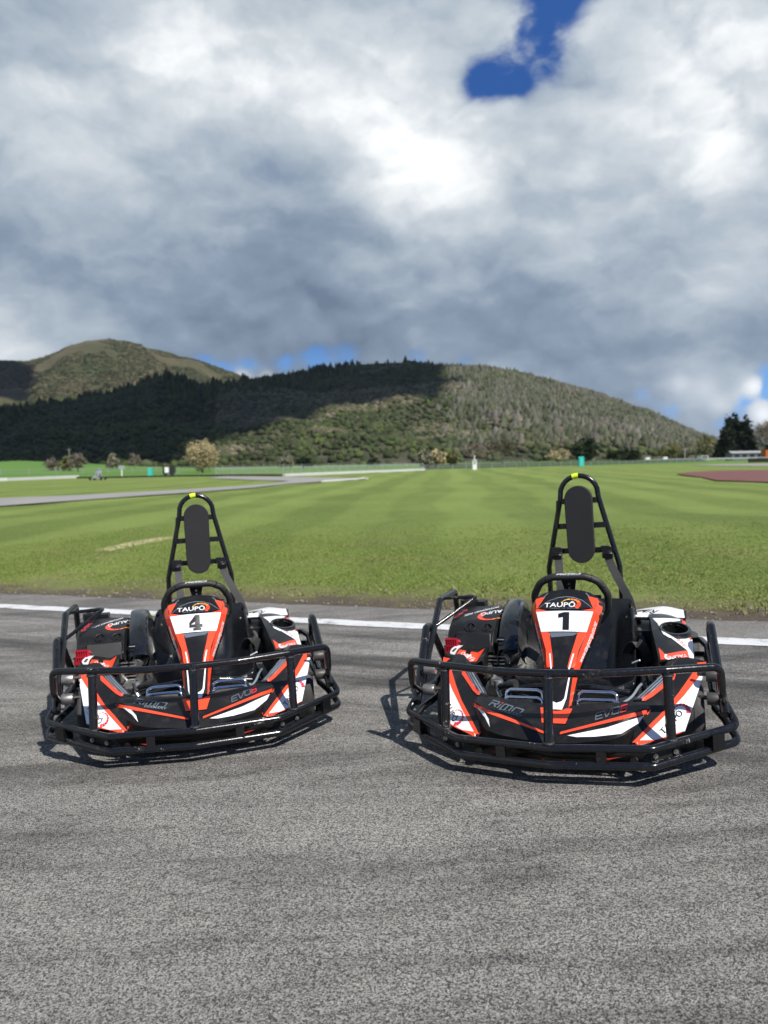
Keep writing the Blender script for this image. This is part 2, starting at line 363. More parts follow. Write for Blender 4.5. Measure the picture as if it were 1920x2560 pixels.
def build_ground():
    xs = axis(-3500, 3500, (-9, 9), .3); ys = axis(-400, 3500, (3, 20), .3)
    X, Y = np.meshgrid(xs, ys); Z = gz(X, Y)
    S = NS[0]*X+NS[1]*Y
    Z -= 0.05*sm((5.98-S)/.15)*(Y < 30)
    lump = np.zeros_like(X)
    for f_, a_, p_ in ((.9, .012, .3), (1.7, .009, 1.9), (3.1, .006, 4.0)):
        lump += a_*np.sin(X*f_*1.3+p_+1.7*np.sin(Y*f_*.7))*np.sin(Y*f_*1.1+p_*2)
    Z += lump*sm((S-6.1)/.6)*(np.abs(X) < 30)
    V = np.stack([X, Y, Z], -1).reshape(-1, 3); nx, ny = len(xs), len(ys)
    i, j = np.meshgrid(np.arange(nx-1), np.arange(ny-1)); a = (j*nx+i).ravel()
    F = np.stack([a, a+1, a+1+nx, a+nx], -1)
    o = link('ground', mesh('ground', V, F.tolist()), field_material(), smooth=4)
    tag(o, 'mown green field with dry straw edge beside the tarmac', kind='structure')
    return o
ground = build_ground()

def asphalt_material(name, base, lo, hi, patch=True):
    m, k, b = newmat(name); pos = k.n('ShaderNodeNewGeometry').outputs['Position']
    v1 = k.voro(pos, 260); v2 = k.voro(pos, 120)
    cs = k.n('ShaderNodeSeparateColor'); k.put(cs.inputs[0], v1.outputs['Color'])
    cs2 = k.n('ShaderNodeSeparateColor'); k.put(cs2.inputs[0], v2.outputs['Color'])
    n1 = k.noise(pos, 310, 4, .66, .3); n2 = k.noise(pos, 95, 4, .65)
    h0 = k.m('ADD', k.m('MULTIPLY', n1, .62), k.m('ADD', k.m('MULTIPLY', n2, .18), k.m('MULTIPLY', cs.outputs[0], .20)))
    stone = k.smooth(h0, .445, .545)
    c = k.mix(stone, (base, base*.99, base*1.0, 1), k.ramp(cs.outputs[1], [(0, (hi*.75, hi*.73, hi*.69)), (.6, (hi, hi*.965, hi*.895)), (1, (hi*1.22, hi*1.15, hi*1.02))]))
    sel = k.m('MULTIPLY', k.m('GREATER_THAN', cs2.outputs[1], .74), k.smooth(v2.outputs['Distance'], .50, .22))
    c = k.mix(k.m('MULTIPLY', sel, .6), c, k.ramp(cs2.outputs[0], [(0, (lo, lo, lo*1.05)), (.5, (hi*1.2, hi*1.18, hi*1.1)), (.92, (hi*1.6, hi*1.55, hi*1.4)), (1, (hi*1.5, hi*1.2, hi*.95))]))
    # broad wear: long darker drifts of rubber and paler polished ground
    mp = k.n('ShaderNodeMapping'); mp.inputs['Rotation'].default_value = (0, 0, R(34)); mp.inputs['Scale'].default_value = (.40, 1.7, 1); k.put(mp.inputs[0], pos)
    w = k.noise(mp.outputs[0], 1.5, 9, .66, .35)
    c = k.mix(k.m('MULTIPLY', k.smooth(w, .45, .62), .68), c, k.v('SCALE', c, scale=.42))
    c = k.mix(k.m('MULTIPLY', k.smooth(w, .46, .28), .45), c, k.v('SCALE', c, scale=1.45))
    mp2 = k.n('ShaderNodeMapping'); mp2.inputs['Rotation'].default_value = (0, 0, R(32)); mp2.inputs['Scale'].default_value = (.5, 1.4, 1); k.put(mp2.inputs[0], pos); mid = k.noise(mp2.outputs[0], 22, 5, .7)
    c = k.mix(k.m('MULTIPLY', k.smooth(mid, .5, .7), .5), c, k.v('SCALE', c, scale=.5))
    if patch:
        # rubber laid down along the racing direction
        s = k.v('DOT_PRODUCT', pos, (NS[0], NS[1], 0)); t = k.v('DOT_PRODUCT', pos, (ND[0], ND[1], 0))
        cv = k.n('ShaderNodeCombineXYZ'); k.put(cv.inputs[0], s); k.put(cv.inputs[1], k.m('MULTIPLY', t, .05))
        cv2 = k.n('ShaderNodeMapping'); cv2.inputs['Rotation'].default_value = (0, 0, R(33)); cv2.inputs['Scale'].default_value = (.10, 3.2, 1); k.put(cv2.inputs[0], pos)
        th_ = k.noise(cv2.outputs[0], 2.2, 6, .62)
        c = k.mix(k.m('MULTIPLY', k.smooth(th_, .52, .68), .45), c, k.v('SCALE', c, scale=.48))
        sk = k.noise(cv.outputs[0], 2.6, 5, .6)
        near = k.m('MULTIPLY', k.smooth(s, 2.8, 3.6), k.smooth(s, 5.6, 4.8))
        c = k.mix(k.m('MULTIPLY', k.m('MULTIPLY', k.smooth(sk, .42, .62), near), .72), c, (.028, .028, .031, 1))
    k.put(b.inputs['Base Color'], c); k.put(b.inputs['Roughness'], k.m('MULTIPLY_ADD', cs.outputs[1], .3, .55)); b.inputs['Specular IOR Level'].default_value = .18
    bp_ = k.n('ShaderNodeBump'); bp_.inputs['Strength'].default_value = 1.0; bp_.inputs['Distance'].default_value = .0060
    h_ = k.m('ADD', k.m('MULTIPLY', h0, 2.2), k.m('MULTIPLY', sel, .5))
    k.put(bp_.inputs['Height'], k.m('ADD', h_, k.m('MULTIPLY', mid, 1.0))); k.put(b.inputs['Normal'], bp_.outputs[0])
    return m
M['asphalt'] = asphalt_material('track_asphalt', .068, .05, .430)
M['shoulder'] = asphalt_material('shoulder_asphalt', .11, .12, .33, patch=False)

def strip(name, s0, s1, t0, t1, lift, mat, ds=.4, dt=.4, wob=0.0, **kw):
    ss = np.linspace(s0, s1, max(2, int((s1-s0)/ds)+1)); tt = np.linspace(t0, t1, int((t1-t0)/dt)+1)
    rows = []
    for a in tt:
        r_ = []
        for i, s_ in enumerate(ss):
            e = wob*(math.sin(a*5.1)+math.sin(a*11.7+1)*.7+random.uniform(-1, 1)*.6) if wob and i in (0, len(ss)-1) else 0
            x, y = st(s_+e, a); r_.append((x, y, float(gz(x, y))+lift))
        rows.append(r_)
    o = MB().grid(rows).build(name, mat, smooth=4); tag(o, kind='structure', **kw); return o
strip('track', -14, 5.41, -34, 30, .004, M['asphalt'], ds=.5, dt=.5, label='dark coarse asphalt go-kart track under both karts')
strip('shoulder', 5.405, 5.93, -34, 30, .0045, M['shoulder'], ds=.13, dt=.09, wob=.012, label='paler asphalt shoulder between white line and grass')
def line_paint():
    m, k, b = newmat('line_paint'); pos = k.n('ShaderNodeNewGeometry').outputs['Position']
    n_ = k.noise(pos, 90, 5, .7); w = k.smooth(k.m('ADD', k.m('MULTIPLY', k.noise(pos, 130, 4, .7), .6), k.m('MULTIPLY', k.noise(pos, 5, 7, .72), .55)), .60, .68)
    c = k.mix(n_, (.46, .47, .475, 1), (.66, .67, .68, 1)); c = k.mix(w, c, (.16, .16, .16, 1))
    k.put(b.inputs['Base Color'], c); b.inputs['Roughness'].default_value = .6
    bp_ = k.n('ShaderNodeBump'); bp_.inputs['Strength'].default_value = .6; bp_.inputs['Distance'].default_value = .004; k.put(bp_.inputs['Height'], k.voro(pos, 120).outputs['Distance']); k.put(b.inputs['Normal'], bp_.outputs[0]); return m
strip('line_marking', 5.205, 5.385, -34, 30, .009, line_paint(), ds=.06, dt=.05, wob=.007, label='white painted edge line along the track')

# ------------------------------------------------------------------ hills
#HILL-BEGIN
def vnoise(x, y, seed=0):
    xi = np.floor(x).astype(np.int64); yi = np.floor(y).astype(np.int64); xf = x-xi; yf = y-yi
    def hsh(a, b):
        n = (a*374761393 + b*668265263 + seed*974711) & 0x7fffffff; n = ((n ^ (n >> 13))*1274126177) & 0x7fffffff; return ((n ^ (n >> 16)) & 0xffff)/65535.0
    u = xf*xf*(3-2*xf); v = yf*yf*(3-2*yf)
    return (hsh(xi, yi)*(1-u)+hsh(xi+1, yi)*u)*(1-v)+(hsh(xi, yi+1)*(1-u)+hsh(xi+1, yi+1)*u)*v
def fbm(x, y, oct=5, seed=0):
    s = 0; a = .5; f_ = 1.0
    for i in range(oct): s = s + a*vnoise(x*f_, y*f_, seed+i); a *= .5; f_ *= 2.03
    return s
MAIN = dict(az=[-46, -36, -30, -26, -21, -18.5, -16.5, -15.2, -14.4, -13.24, -12, -10.28, -7.62, -4.23, -.81, 2.57, 6.63, 9.32, 12.61, 15.8, 18.92, 21.35, 22.81, 24.3, 27, 32, 46],
            el=[2.5, 2.8, 3.1, 3.6, 4.3, 4.75, 5.25, 5.55, 5.35, 4.85, 5.15, 5.5, 6.0, 6.5, 6.75, 6.85, 6.35, 5.95, 5.15, 4.1, 2.8, 1.6, .85, .35, .15, .1, .1],
            db=430., dr=1180., seed=3)
BACK = dict(az=[-46, -38, -32, -26.07, -24.42, -23.25, -22, -20.74, -19.55, -17.26, -15.08, -12.86, -10.91, -9.78, -6, 0, 10, 20],
            el=[6.3, 6.6, 6.9, 7.0, 7.05, 7.45, 8.0, 8.33, 8.45, 8.25, 7.8, 7.03, 6.43, 5.95, 4.8, 3.8, 2, .3], db=1200., dr=2350., seed=11)
def hill_z(H, az, d):
    el = np.interp(az, H['az'], H['el']); hr = np.tan(np.radians(el))*H['dr']+1.27
    t = (d-H['db'])/(H['dr']-H['db'])
    x = np.sin(np.radians(az))*d; y = np.cos(np.radians(az))*d
    tt = np.clip(t, 0, 1)
    prof = 0.30*tt+0.70*tt*tt*(3-2*tt)
    spur = (fbm(x/210., y/330., 4, H['seed'])-.5)
    spur2 = 1-2*np.abs(fbm((x+.35*y)/150., (y-.35*x)/420., 3, H['seed']+20)-.5)*2
    w = np.sin(np.pi*tt)**1.0
    z = hr*(prof + w*(.50*spur+.16*(spur2-.5)))
    back = np.where(t > 1, np.cos(np.clip((t-1)/.8, 0, 1)*np.pi)*.5+.5, 1)
    return np.where(t < 0, -3.0, z*back - 2.0*(1-np.clip(t*12, 0, 1)))
#HILL-END
def hill_material(name, cols, scale):
    m, k, b = newmat(name); pos = k.n('ShaderNodeNewGeometry').outputs['Position']
    n1 = k.noise(pos, scale, 7, .62); n2 = k.noise(pos, scale*6, 5, .65); n3 = k.noise(pos, scale*.35, 4, .5)
    c = k.mix(k.smooth(n1, .35, .65), cols[0]+(1,), cols[1]+(1,)); c = k.mix(k.smooth(n3, .42, .62), c, cols[2]+(1,)); c = k.mix(k.m('MULTIPLY', k.smooth(n2, .48, .66), .75), c, cols[3]+(1,))
    k.put(b.inputs['Base Color'], c); b.inputs['Roughness'].default_value = .9; b.inputs['Specular IOR Level'].default_value = .1
    bp_ = k.n('ShaderNodeBump'); bp_.inputs['Strength'].default_value = 1.0; bp_.inputs['Distance'].default_value = 4.0; k.put(bp_.inputs['Height'], n2); k.put(b.inputs['Normal'], bp_.outputs[0]); return m
def build_hill(H, mat, naz, nd):
    az = np.linspace(H['az'][0], H['az'][-1], naz); d = np.linspace(H['db']-15, H['dr']*1.5, nd)
    A_, D_ = np.meshgrid(az, d); Z = hill_z(H, A_, D_)
    V = np.stack([np.sin(np.radians(A_))*D_, np.cos(np.radians(A_))*D_, Z], -1).reshape(-1, 3)
    i, j = np.meshgrid(np.arange(naz-1), np.arange(nd-1)); a = (j*naz+i).ravel(); F = np.stack([a, a+1, a+1+naz, a+naz], -1)
    return tag(link('hill', mesh('hill', V, F.tolist()), mat, smooth=4), kind='structure')
hm = hill_material('wooded_hillside', [(.034, .042, .020), (.055, .058, .032), (.085, .080, .055), (.018, .022, .012)], .02)
hb = hill_material('scrub_hillside', [(.070, .064, .034), (.100, .085, .048), (.048, .056, .024), (.042, .044, .022)], .012)
tag(build_hill(MAIN, hm, 300, 120), 'long dark wooded hill behind the field')
tag(build_hill(BACK, hb, 220, 110), 'taller tan scrub covered hill at the left')

def bulk_mesh(name, V, loops, starts, totals, cols, mat, parent=None):
    me = bpy.data.meshes.new(name); me.vertices.add(len(V)); me.vertices.foreach_set('co', np.ascontiguousarray(V, np.float32).ravel())
    me.loops.add(len(loops)); me.loops.foreach_set('vertex_index', np.ascontiguousarray(loops, np.int32)); me.polygons.add(len(starts))
    me.polygons.foreach_set('loop_start', np.ascontiguousarray(starts, np.int32)); me.polygons.foreach_set('loop_total', np.ascontiguousarray(totals, np.int32))
    if cols is not None:
        at = me.color_attributes.new('tint', 'FLOAT_COLOR', 'POINT'); at.data.foreach_set('color', np.ascontiguousarray(np.c_[cols, np.ones(len(cols))], np.float32).ravel())
    me.update(calc_edges=True); me.validate()
    return link(name, me, mat, parent)
def tint_material(name, rough=.85, trans=0.0, var=.35, scale=.4):
    m, k, b = newmat(name); a = k.n('ShaderNodeVertexColor', layer_name='tint').outputs[0]; pos = k.n('ShaderNodeNewGeometry').outputs['Position']
    c = k.mix(k.noise(pos, scale, 4, .6), k.v('SCALE', a, scale=1-var), k.v('SCALE', a, scale=1+var)); k.put(b.inputs['Base Color'], c)
    b.inputs['Roughness'].default_value = rough; b.inputs['Specular IOR Level'].default_value = .15
    if trans: b.inputs['Subsurface Weight'].default_value = 0; b.inputs['Transmission Weight'].default_value = 0
    return m
FOREST = tint_material('forest_canopy')
PAL = np.array([(.045, .058, .022), (.075, .070, .048), (.038, .060, .016), (.095, .085, .062), (.060, .072, .034), (.030, .040, .018)])
def scatter(H, name, n, azr, tr, hgt, conifer, pal, keep=None, wide=.42, seed=1, label=None):
    g = np.random.default_rng(seed)
    az = g.uniform(*azr, n*3); d = H['db']+(H['dr']-H['db'])*np.sqrt(g.uniform(max(0, tr[0])**1, tr[1], n*3)); t = (d-H['db'])/(H['dr']-H['db'])
    x = np.sin(np.radians(az))*d; y = np.cos(np.radians(az))*d
    ok = np.ones(len(az), bool) if keep is None else keep(az, t, x, y, g)
    az, d, x, y = [q[ok][:n] for q in (az, d, x, y)]; n = len(az)
    z = hill_z(H, az, d); hh = (hgt[0]+(hgt[1]-hgt[0])*g.beta(1.6, 2.4, n))*(.6+.8*fbm(x/45, y/45, 3, 5)); 
    if conifer:
        k_ = 7; ang = np.arange(k_)*2*np.pi/k_
        ring = lambda r, zz: np.c_[np.cos(ang)*r, np.sin(ang)*r, np.full(k_, zz)]
        base = np.vstack([ring(1, .12), ring(.72, .45), ring(.38, .78), [[0, 0, 1.0]]])
        q = []
        for lv in range(2):
            for j in range(k_): q.append((lv*k_+j, lv*k_+(j+1) % k_, (lv+1)*k_+(j+1) % k_, (lv+1)*k_+j))
        tri = [(2*k_+j, 2*k_+(j+1) % k_, 3*k_) for j in range(k_)]
        fl = [list(f_) for f_ in q]+[list(f_) for f_ in tri]
    else:
        bm = bmesh.new(); bmesh.ops.create_icosphere(bm, subdivisions=1, radius=1); base = np.array([v.co[:] for v in bm.verts]); fl = [[v.index for v in f_.verts] for f_ in bm.faces]; bm.free()
        base = base*[1, 1, .5]+[0, 0, .42]
    nb = len(base); rot = g.uniform(0, 6.28, n); w = hh*wide*g.uniform(.75, 1.3, n)
    jit = g.uniform(.72, 1.28, (n, nb, 1))
    B = np.repeat(base[None], n, 0); B[:, :, :2] *= jit
    B[:, :, 2] *= g.uniform(.85, 1.12, (n, nb))
    c, s = np.cos(rot)[:, None], np.sin(rot)[:, None]
    V = np.empty((n, nb, 3)); V[:, :, 0] = x[:, None]+(B[:, :, 0]*c-B[:, :, 1]*s)*w[:, None]; V[:, :, 1] = y[:, None]+(B[:, :, 0]*s+B[:, :, 1]*c)*w[:, None]; V[:, :, 2] = z[:, None]-.5+B[:, :, 2]*hh[:, None]
    lp = np.concatenate([np.array(f_) for f_ in fl]); tot = np.array([len(f_) for f_ in fl])
    loops = (np.arange(n)[:, None]*nb+lp[None]).ravel(); totals = np.tile(tot, n); starts = np.concatenate([[0], np.cumsum(totals)[:-1]])
    pi = g.integers(0, len(pal), n); patchy = fbm(x/90, y/90, 3, seed+9); pi = np.where(g.uniform(size=n) < .55, (patchy*2.0*len(pal)).astype(int) % len(pal), pi)
    colr = pal[pi]*g.uniform(.7, 1.35, (n, 1)); cols = np.repeat(colr, nb, 0)
    o = bulk_mesh(name, V.reshape(-1, 3), loops, starts, totals, cols, FOREST); tag(o, label, kind='stuff'); return o
PINE = np.array([(.070, .074, .048), (.090, .084, .068), (.062, .074, .038), (.105, .098, .082), (.076, .078, .055), (.045, .054, .030)])
DARK = np.array([(.034, .046, .016), (.045, .055, .024), (.060, .058, .034), (.028, .040, .014), (.052, .070, .020)])
BROWN = np.array([(.105, .090, .058), (.080, .074, .042), (.060, .070, .028), (.12, .105, .07)])
TAN = np.array([(.062, .058, .028), (.040, .050, .018), (.082, .072, .038), (.030, .040, .016)])
scatter(MAIN, 'conifer_forest', 19000, (3, 26), (.02, 1.06), (5.5, 11.5), True, PINE, keep=lambda az, t, x, y, g: g.uniform(size=len(az)) < np.clip((az-4)/5, 0, 1)*(.35+.65*sm((t-.15)/.3)), wide=.36, seed=21, label='grey green conifers covering the right end of the hill')
scatter(MAIN, 'broadleaf_forest', 42000, (-32, 26), (0, 1.05), (2.6, 6.4), False, DARK, keep=lambda az, t, x, y, g: g.uniform(size=len(az)) < np.where(az > 8, .55, 1), wide=.54, seed=22, label='dark dense bush covering the long hill')
scatter(MAIN, 'ridge_pines', 1300, (-38, 10), (.3, 1.05), (9, 16), True, DARK, keep=lambda az, t, x, y, g: fbm(x/70, y/70, 3, 4) > .50, wide=.24, seed=23, label='scattered dark pines standing above the bush')
scatter(MAIN, 'bare_scrub', 11000, (-12, 24), (0, .62), (2.5, 6), False, BROWN, keep=lambda az, t, x, y, g: fbm(x/120, y/90, 3, 8) > .47, wide=.65, seed=24, label='brown leafless scrub on the lower slope')
scatter(BACK, 'hillside_scrub', 26000, (-38, 0), (.2, 1.02), (2.5, 6), False, TAN, keep=lambda az, t, x, y, g: fbm(x/160, y/160, 4, 6) > .36, wide=.8, seed=25, label='low tan and green scrub on the far hill')

# ------------------------------------------------------------------ cloud that lays its shade on the hillside
def build_cloud(poly, alt, thick, name, label):
    P = np.array(poly, float); lo = P.min(0)-260; hi = P.max(0)+260
    nx = int((hi[0]-lo[0])/22); ny = int((hi[1]-lo[1])/22)
    xs = np.linspace(lo[0], hi[0], nx); ys = np.linspace(lo[1], hi[1], ny); X, Y = np.meshgrid(xs, ys)
    # signed distance to the outline
    dist = np.full(X.shape, 1e9); ins = np.zeros(X.shape, bool)
    for a, b in zip(P, np.roll(P, -1, 0)):
        ab = b-a; t = np.clip(((X-a[0])*ab[0]+(Y-a[1])*ab[1])/(ab@ab), 0, 1); dist = np.minimum(dist, np.hypot(X-a[0]-ab[0]*t, Y-a[1]-ab[1]*t))
        cond = ((a[1] > Y) != (b[1] > Y)); xi = (b[0]-a[0])*(Y-a[1])/(b[1]-a[1]+1e-9)+a[0]; ins ^= cond & (X < xi)
    sd = np.where(ins, dist, -dist) + (fbm(X/190, Y/190, 5, 31)-.5)*150
    th = np.sqrt(np.clip(sd, 0, None)/120.)
    top = alt+thick*np.clip(th, 0, 1.6)*(.6+.8*fbm(X/130, Y/130, 5, 33)); bot = alt-thick*.28*np.clip(th, 0, 1.2)*(.5+fbm(X/90, Y/90, 4, 35))
    mb = MB(); idx = -np.ones(X.shape, int); idb = idx.copy(); live = sd > 0
    for j, i in zip(*np.nonzero(live)): idx[j, i] = len(mb.v); mb.v.append((X[j, i], Y[j, i], top[j, i])); idb[j, i] = len(mb.v); mb.v.append((X[j, i], Y[j, i], bot[j, i]))
    for j in range(ny-1):
        for i in range(nx-1):
            if live[j:j+2, i:i+2].all():
                mb.f.append((idx[j, i], idx[j, i+1], idx[j+1, i+1], idx[j+1, i])); mb.f.append((idb[j, i], idb[j+1, i], idb[j+1, i+1], idb[j, i+1]))
    m = simple('cloud_vapour', (.86, .87, .89), 1.0, var=.03, scale=.01, spec=0)
    return tag(mb.build(name, m, smooth=4, fix=False), label, kind='stuff')
CLOUDS = []
CLOUDS.append(([(300, -560), (60, -150), (40, 60), (200, 10), (300, -70), (371, -20), (415, 55), (480, 60), (475, 240), (569, 280), (687, 290), (800, 280), (775, -37), (759, -109), (752, -190), (746, -259), (733, -229), (717, -195), (690, -185), (669, -276), (644, -317), (628, -356), (616, -375), (620, -445), (622, -540), (450, -600)], 1500, 190, 'cloud', 'broad white cumulus cloud shading the long hill'))
CLOUDS.append(([(-560, 1030), (-407, 1240), (-301, 1150), (-117, 830), (-105, 721), (-315, 640)], 1500, 150, 'cloud', 'smaller cumulus cloud shading the far left shoulder'))
for c_ in CLOUDS: build_cloud(*c_)

# ------------------------------------------------------------------ the air between here and the hills
hz = MB().box((0, 1500, 200), (9000, 6600, 414)).build('haze', None, smooth=None); tag(hz, 'thin bluish air between the track and the hills', kind='stuff')
hmat = bpy.data.materials.new('haze_air'); hmat.use_nodes = True; ht = hmat.node_tree; ht.nodes.clear()
ho = ht.nodes.new('ShaderNodeOutputMaterial'); hv = ht.nodes.new('ShaderNodeVolumePrincipled'); hv.inputs['Color'].default_value = (.80, .88, 1.0, 1); hv.inputs['Density'].default_value = 0.000035; hv.inputs['Anisotropy'].default_value = .2
ht.links.new(hv.outputs[0], ho.inputs['Volume']); hz.data.materials.append(hmat)

# ------------------------------------------------------------------ grass along the tarmac
def tufts(name, n, s_rng, t_rng, hgt, pal, dens, width, seed, label):
    g = np.random.default_rng(seed); s = g.uniform(*s_rng, n*2); t = g.uniform(*t_rng, n*2)
    x = NS[0]*s+ND[0]*t; y = NS[1]*s+ND[1]*t
    ok = (g.uniform(size=len(s)) < dens(s, x, y)) & (np.abs(x) < .62*y+.6) & (y > 3)
    x, y, s = x[ok][:n], y[ok][:n], s[ok][:n]; n = len(x); nb = 5
    lump = np.zeros(n)
    for f_, a_, p_ in ((.9, .012, .3), (1.7, .009, 1.9), (3.1, .006, 4.0)): lump += a_*np.sin(x*f_*1.3+p_+1.7*np.sin(y*f_*.7))*np.sin(y*f_*1.1+p_*2)
    z = gz(x, y) + lump*sm((s-6.1)/.6) - .006
    V = np.empty((n, nb, 4, 3)); a = g.uniform(0, 6.28, (n, nb)); hh = (g.uniform(*hgt, n)*(.6+.8*fbm(x*1.3, y*1.3, 3, 2)))[:, None]*g.uniform(.6, 1.2, (n, nb)); lean = g.uniform(.15, 1.1, (n, nb))*hh
    ox = g.normal(0, .012, (n, nb)); oy = g.normal(0, .012, (n, nb)); wv = width*g.uniform(.7, 1.4, (n, nb)); cx, cy = np.cos(a), np.sin(a)
    bx, by = x[:, None]+ox, y[:, None]+oy
    V[:, :, 0] = np.stack([bx-cy*wv, by+cx*wv, np.repeat(z[:, None], nb, 1)], -1); V[:, :, 1] = np.stack([bx+cy*wv, by-cx*wv, np.repeat(z[:, None], nb, 1)], -1)
    V[:, :, 2] = np.stack([bx+cx*lean*.45+cy*wv*.6, by+cy*lean*.45-cx*wv*.6, z[:, None]+hh*.65], -1); V[:, :, 3] = np.stack([bx+cx*lean, by+cy*lean, z[:, None]+hh], -1)
    m4 = n*nb; base = np.arange(m4)[:, None]*4
    loops = np.concatenate([base+np.array([[0, 1, 2]]), base+np.array([[0, 2, 3]])], 1).ravel(); totals = np.full(m4*2, 3); starts = np.arange(m4*2)*3
    pi = g.integers(0, len(pal), (n, nb)); patch = fbm(x*.9, y*.9, 4, 12); 
    col = pal[pi]*g.uniform(.7, 1.3, (n, nb, 1)); dr = np.clip((6.9-s)/1.0, 0, 1)[:, None, None]*.6 + np.clip((patch-.5)*2.2, 0, .6)[:, None, None]
    col = col*(1-dr)+np.array([.26, .22, .12])*dr*g.uniform(.7, 1.2, (n, nb, 1))
    cols = np.repeat(col.reshape(-1, 3), 4, 0)
    o = bulk_mesh(name, V.reshape(-1, 3), loops, starts, totals, cols, M['blade']); tag(o, label, kind='stuff')
M['blade'] = tint_material('grass_blade', .6, var=.1, scale=60)
GP = np.array([(.145, .215, .036), (.175, .240, .046), (.120, .190, .028), (.215, .240, .070), (.260, .245, .100), (.095, .155, .022)])
tufts('grass', 110000, (5.9, 16.0), (-13, 8), (.014, .032), GP, lambda s, x, y: np.where(s < 6.9, np.clip((s-5.92)/.9, 0, 1)**1.2*np.clip((fbm(x*2.6, y*2.6, 4, 3)-.40)*7, 0, 1), np.clip(1.0-(s-7)/8.5, 0, 1)**1.3), .0019, 41, 'short mown grass blades beside the tarmac')
tufts('grass', 1500, (6.0, 7.6), (-9, 7), (.03, .06), GP, lambda s, x, y: (fbm(x*1.1, y*1.1, 3, 17) > .60)*1.0, .0026, 42, 'taller ragged grass tufts on the verge')
def litter():
    g = np.random.default_rng(5); mb = MB()
    for i in range(420):
        s = 5.86+abs(g.normal(0, .42)); t = g.uniform(-8, 6.5); x, y = st(s, t); r = g.uniform(.004, .013)*(1.6 if g.uniform() < .12 else 1)
        a = g.uniform(0, 6.28); z = float(gz(x, y))+r*.25
        mb.box((x, y, z), (r*2, r*1.4, r*.9), Matrix.Rotation(a, 3, 'Z') @ Matrix.Rotation(g.uniform(-.5, .5), 3, 'X'))
    o = mb.build('gravel', simple('gravel_stone', (.20, .185, .16), .85, var=.5, scale=12), smooth=None); tag(o, 'loose stones and clods along the grass edge', kind='stuff')
litter()

# ------------------------------------------------------------------ far track, roads, bark bed
def sheet(name, pts, lift, mat, label, cuts=6):
    bm = bmesh.new(); f = bm.faces.new([bm.verts.new((x, y, 0)) for x, y in pts]); bmesh.ops.triangulate(bm, faces=[f])
    bmesh.ops.subdivide_edges(bm, edges=bm.edges[:], cuts=cuts, use_grid_fill=True)
    for v in bm.verts: v.co.z = float(gz(v.co.x, v.co.y))+lift
    bmesh.ops.recalc_face_normals(bm, faces=bm.faces[:])
    if sum(f.normal.z for f in bm.faces) < 0: bmesh.ops.reverse_faces(bm, faces=bm.faces[:])
    me = bpy.data.meshes.new(name); bm.to_mesh(me); bm.free(); return tag(link(name, me, mat, smooth=4), label, kind='structure')
far_asph = simple('far_asphalt', (.23, .222, .212), .8, var=.3, scale=.4)
far_white = simple('far_white_concrete', (.50, .50, .49), .7, var=.12, scale=.6)
TR2 = [(-17.63, 33.3), (-17.23, 34.59), (-14.5, 36.77), (-11.22, 42.48), (-8.82, 47.35), (-7.46, 53.54), (-7.19, 58.82), (-8.15, 60.71), (-10.66, 64.49), (-18.11, 79.27), (-18.46, 89.37), (-10.57, 78.85), (-5.83, 70.92), (-1.98, 65.23), (-1.41, 62.51), (-2.41, 59.16), (-4.51, 54.74), (-6.44, 50.11), (-7.33, 43.72), (-9.12, 38.25), (-10.6, 35.22), (-13.66, 27.39), (-17.5, 24.5), (-24, 24), (-24, 31.5)]
sheet('track', TR2, .05, far_asph, 'grey return loop of kart track in the field at left')
sheet('road', [(47.73, 121.64), (54.38, 124.6), (60.44, 121.2), (75, 117), (75, 76), (55, 80), (45.75, 84.69), (47.4, 95.04), (46.68, 106.95)], .05, far_asph, 'grey road at the right edge of the field')
bark = simple('red_bark_mulch', (.125, .045, .040), .9, var=.5, scale=1.2, bump=.8, bscale=3)
sheet('bark_bed', [(22.89, 60.32), (26.21, 66.35), (30.58, 70.06), (34.86, 69.88), (41, 66), (24, 32), (18.87, 37.81), (18.62, 40.25), (18.22, 42.22), (20.24, 48.97), (21.5, 54.77)], .06, bark, 'dark red bark bed in the grass at right')
kerb = MB(); kerb.tube([(x, y, float(gz(x, y))+.05) for x, y in [(-1.3, 62.3), (-1.5, 63.6), (-2.2, 60.0), (-4.4, 54.9)]], .08, 6)
kerb.build('kerb_strip', far_white); tag(bpy.data.objects['kerb_strip'], 'pale concrete kerb at the tip of the far track loop', kind='structure')

# ------------------------------------------------------------------ barriers and fences
def wallrun(name, pts, h, th, mat, label, cat, cap=None):
    root = empty(name, (*pts[0], 0)); tag(root, label, cat)
    L = [Vector((x, y, 0)) for x, y in pts]
    for a, b in zip(L, L[1:]):
        n = max(1, int((b-a).length/3.0))
        for i in range(n):
            p, q = a.lerp(b, i/n), a.lerp(b, (i+1)/n-.02/((b-a).length/n)/n); c = (p+q)/2; d = (q-p)
            z = float(gz(c.x, c.y)); mb = MB()
            rot = Matrix.Rotation(math.atan2(d.y, d.x), 3, 'Z')
            hh = h*random.uniform(.96, 1.04)
            mb.box((c.x-pts[0][0], c.y-pts[0][1], z+hh/2-.1), (d.length, th, hh+.2), rot); mb.build('block', mat, root, smooth=None)
    return root
wallrun('barrier_wall', [(-62, 62), (-48, 78), (-41.97, 86.0), (-39.18, 98.99)], .34, .35, far_white, 'low white concrete wall at the far left', 'wall')
wallrun('barrier_wall', [(-10.74, 83.4), (-5.28, 93.95), (6.12, 115.94)], .30, .35, far_white, 'long low white concrete wall behind the grey track loop', 'wall')
tyrem = simple('old_tyre_black', (.014, .014, .014), .8, var=.4, scale=3)
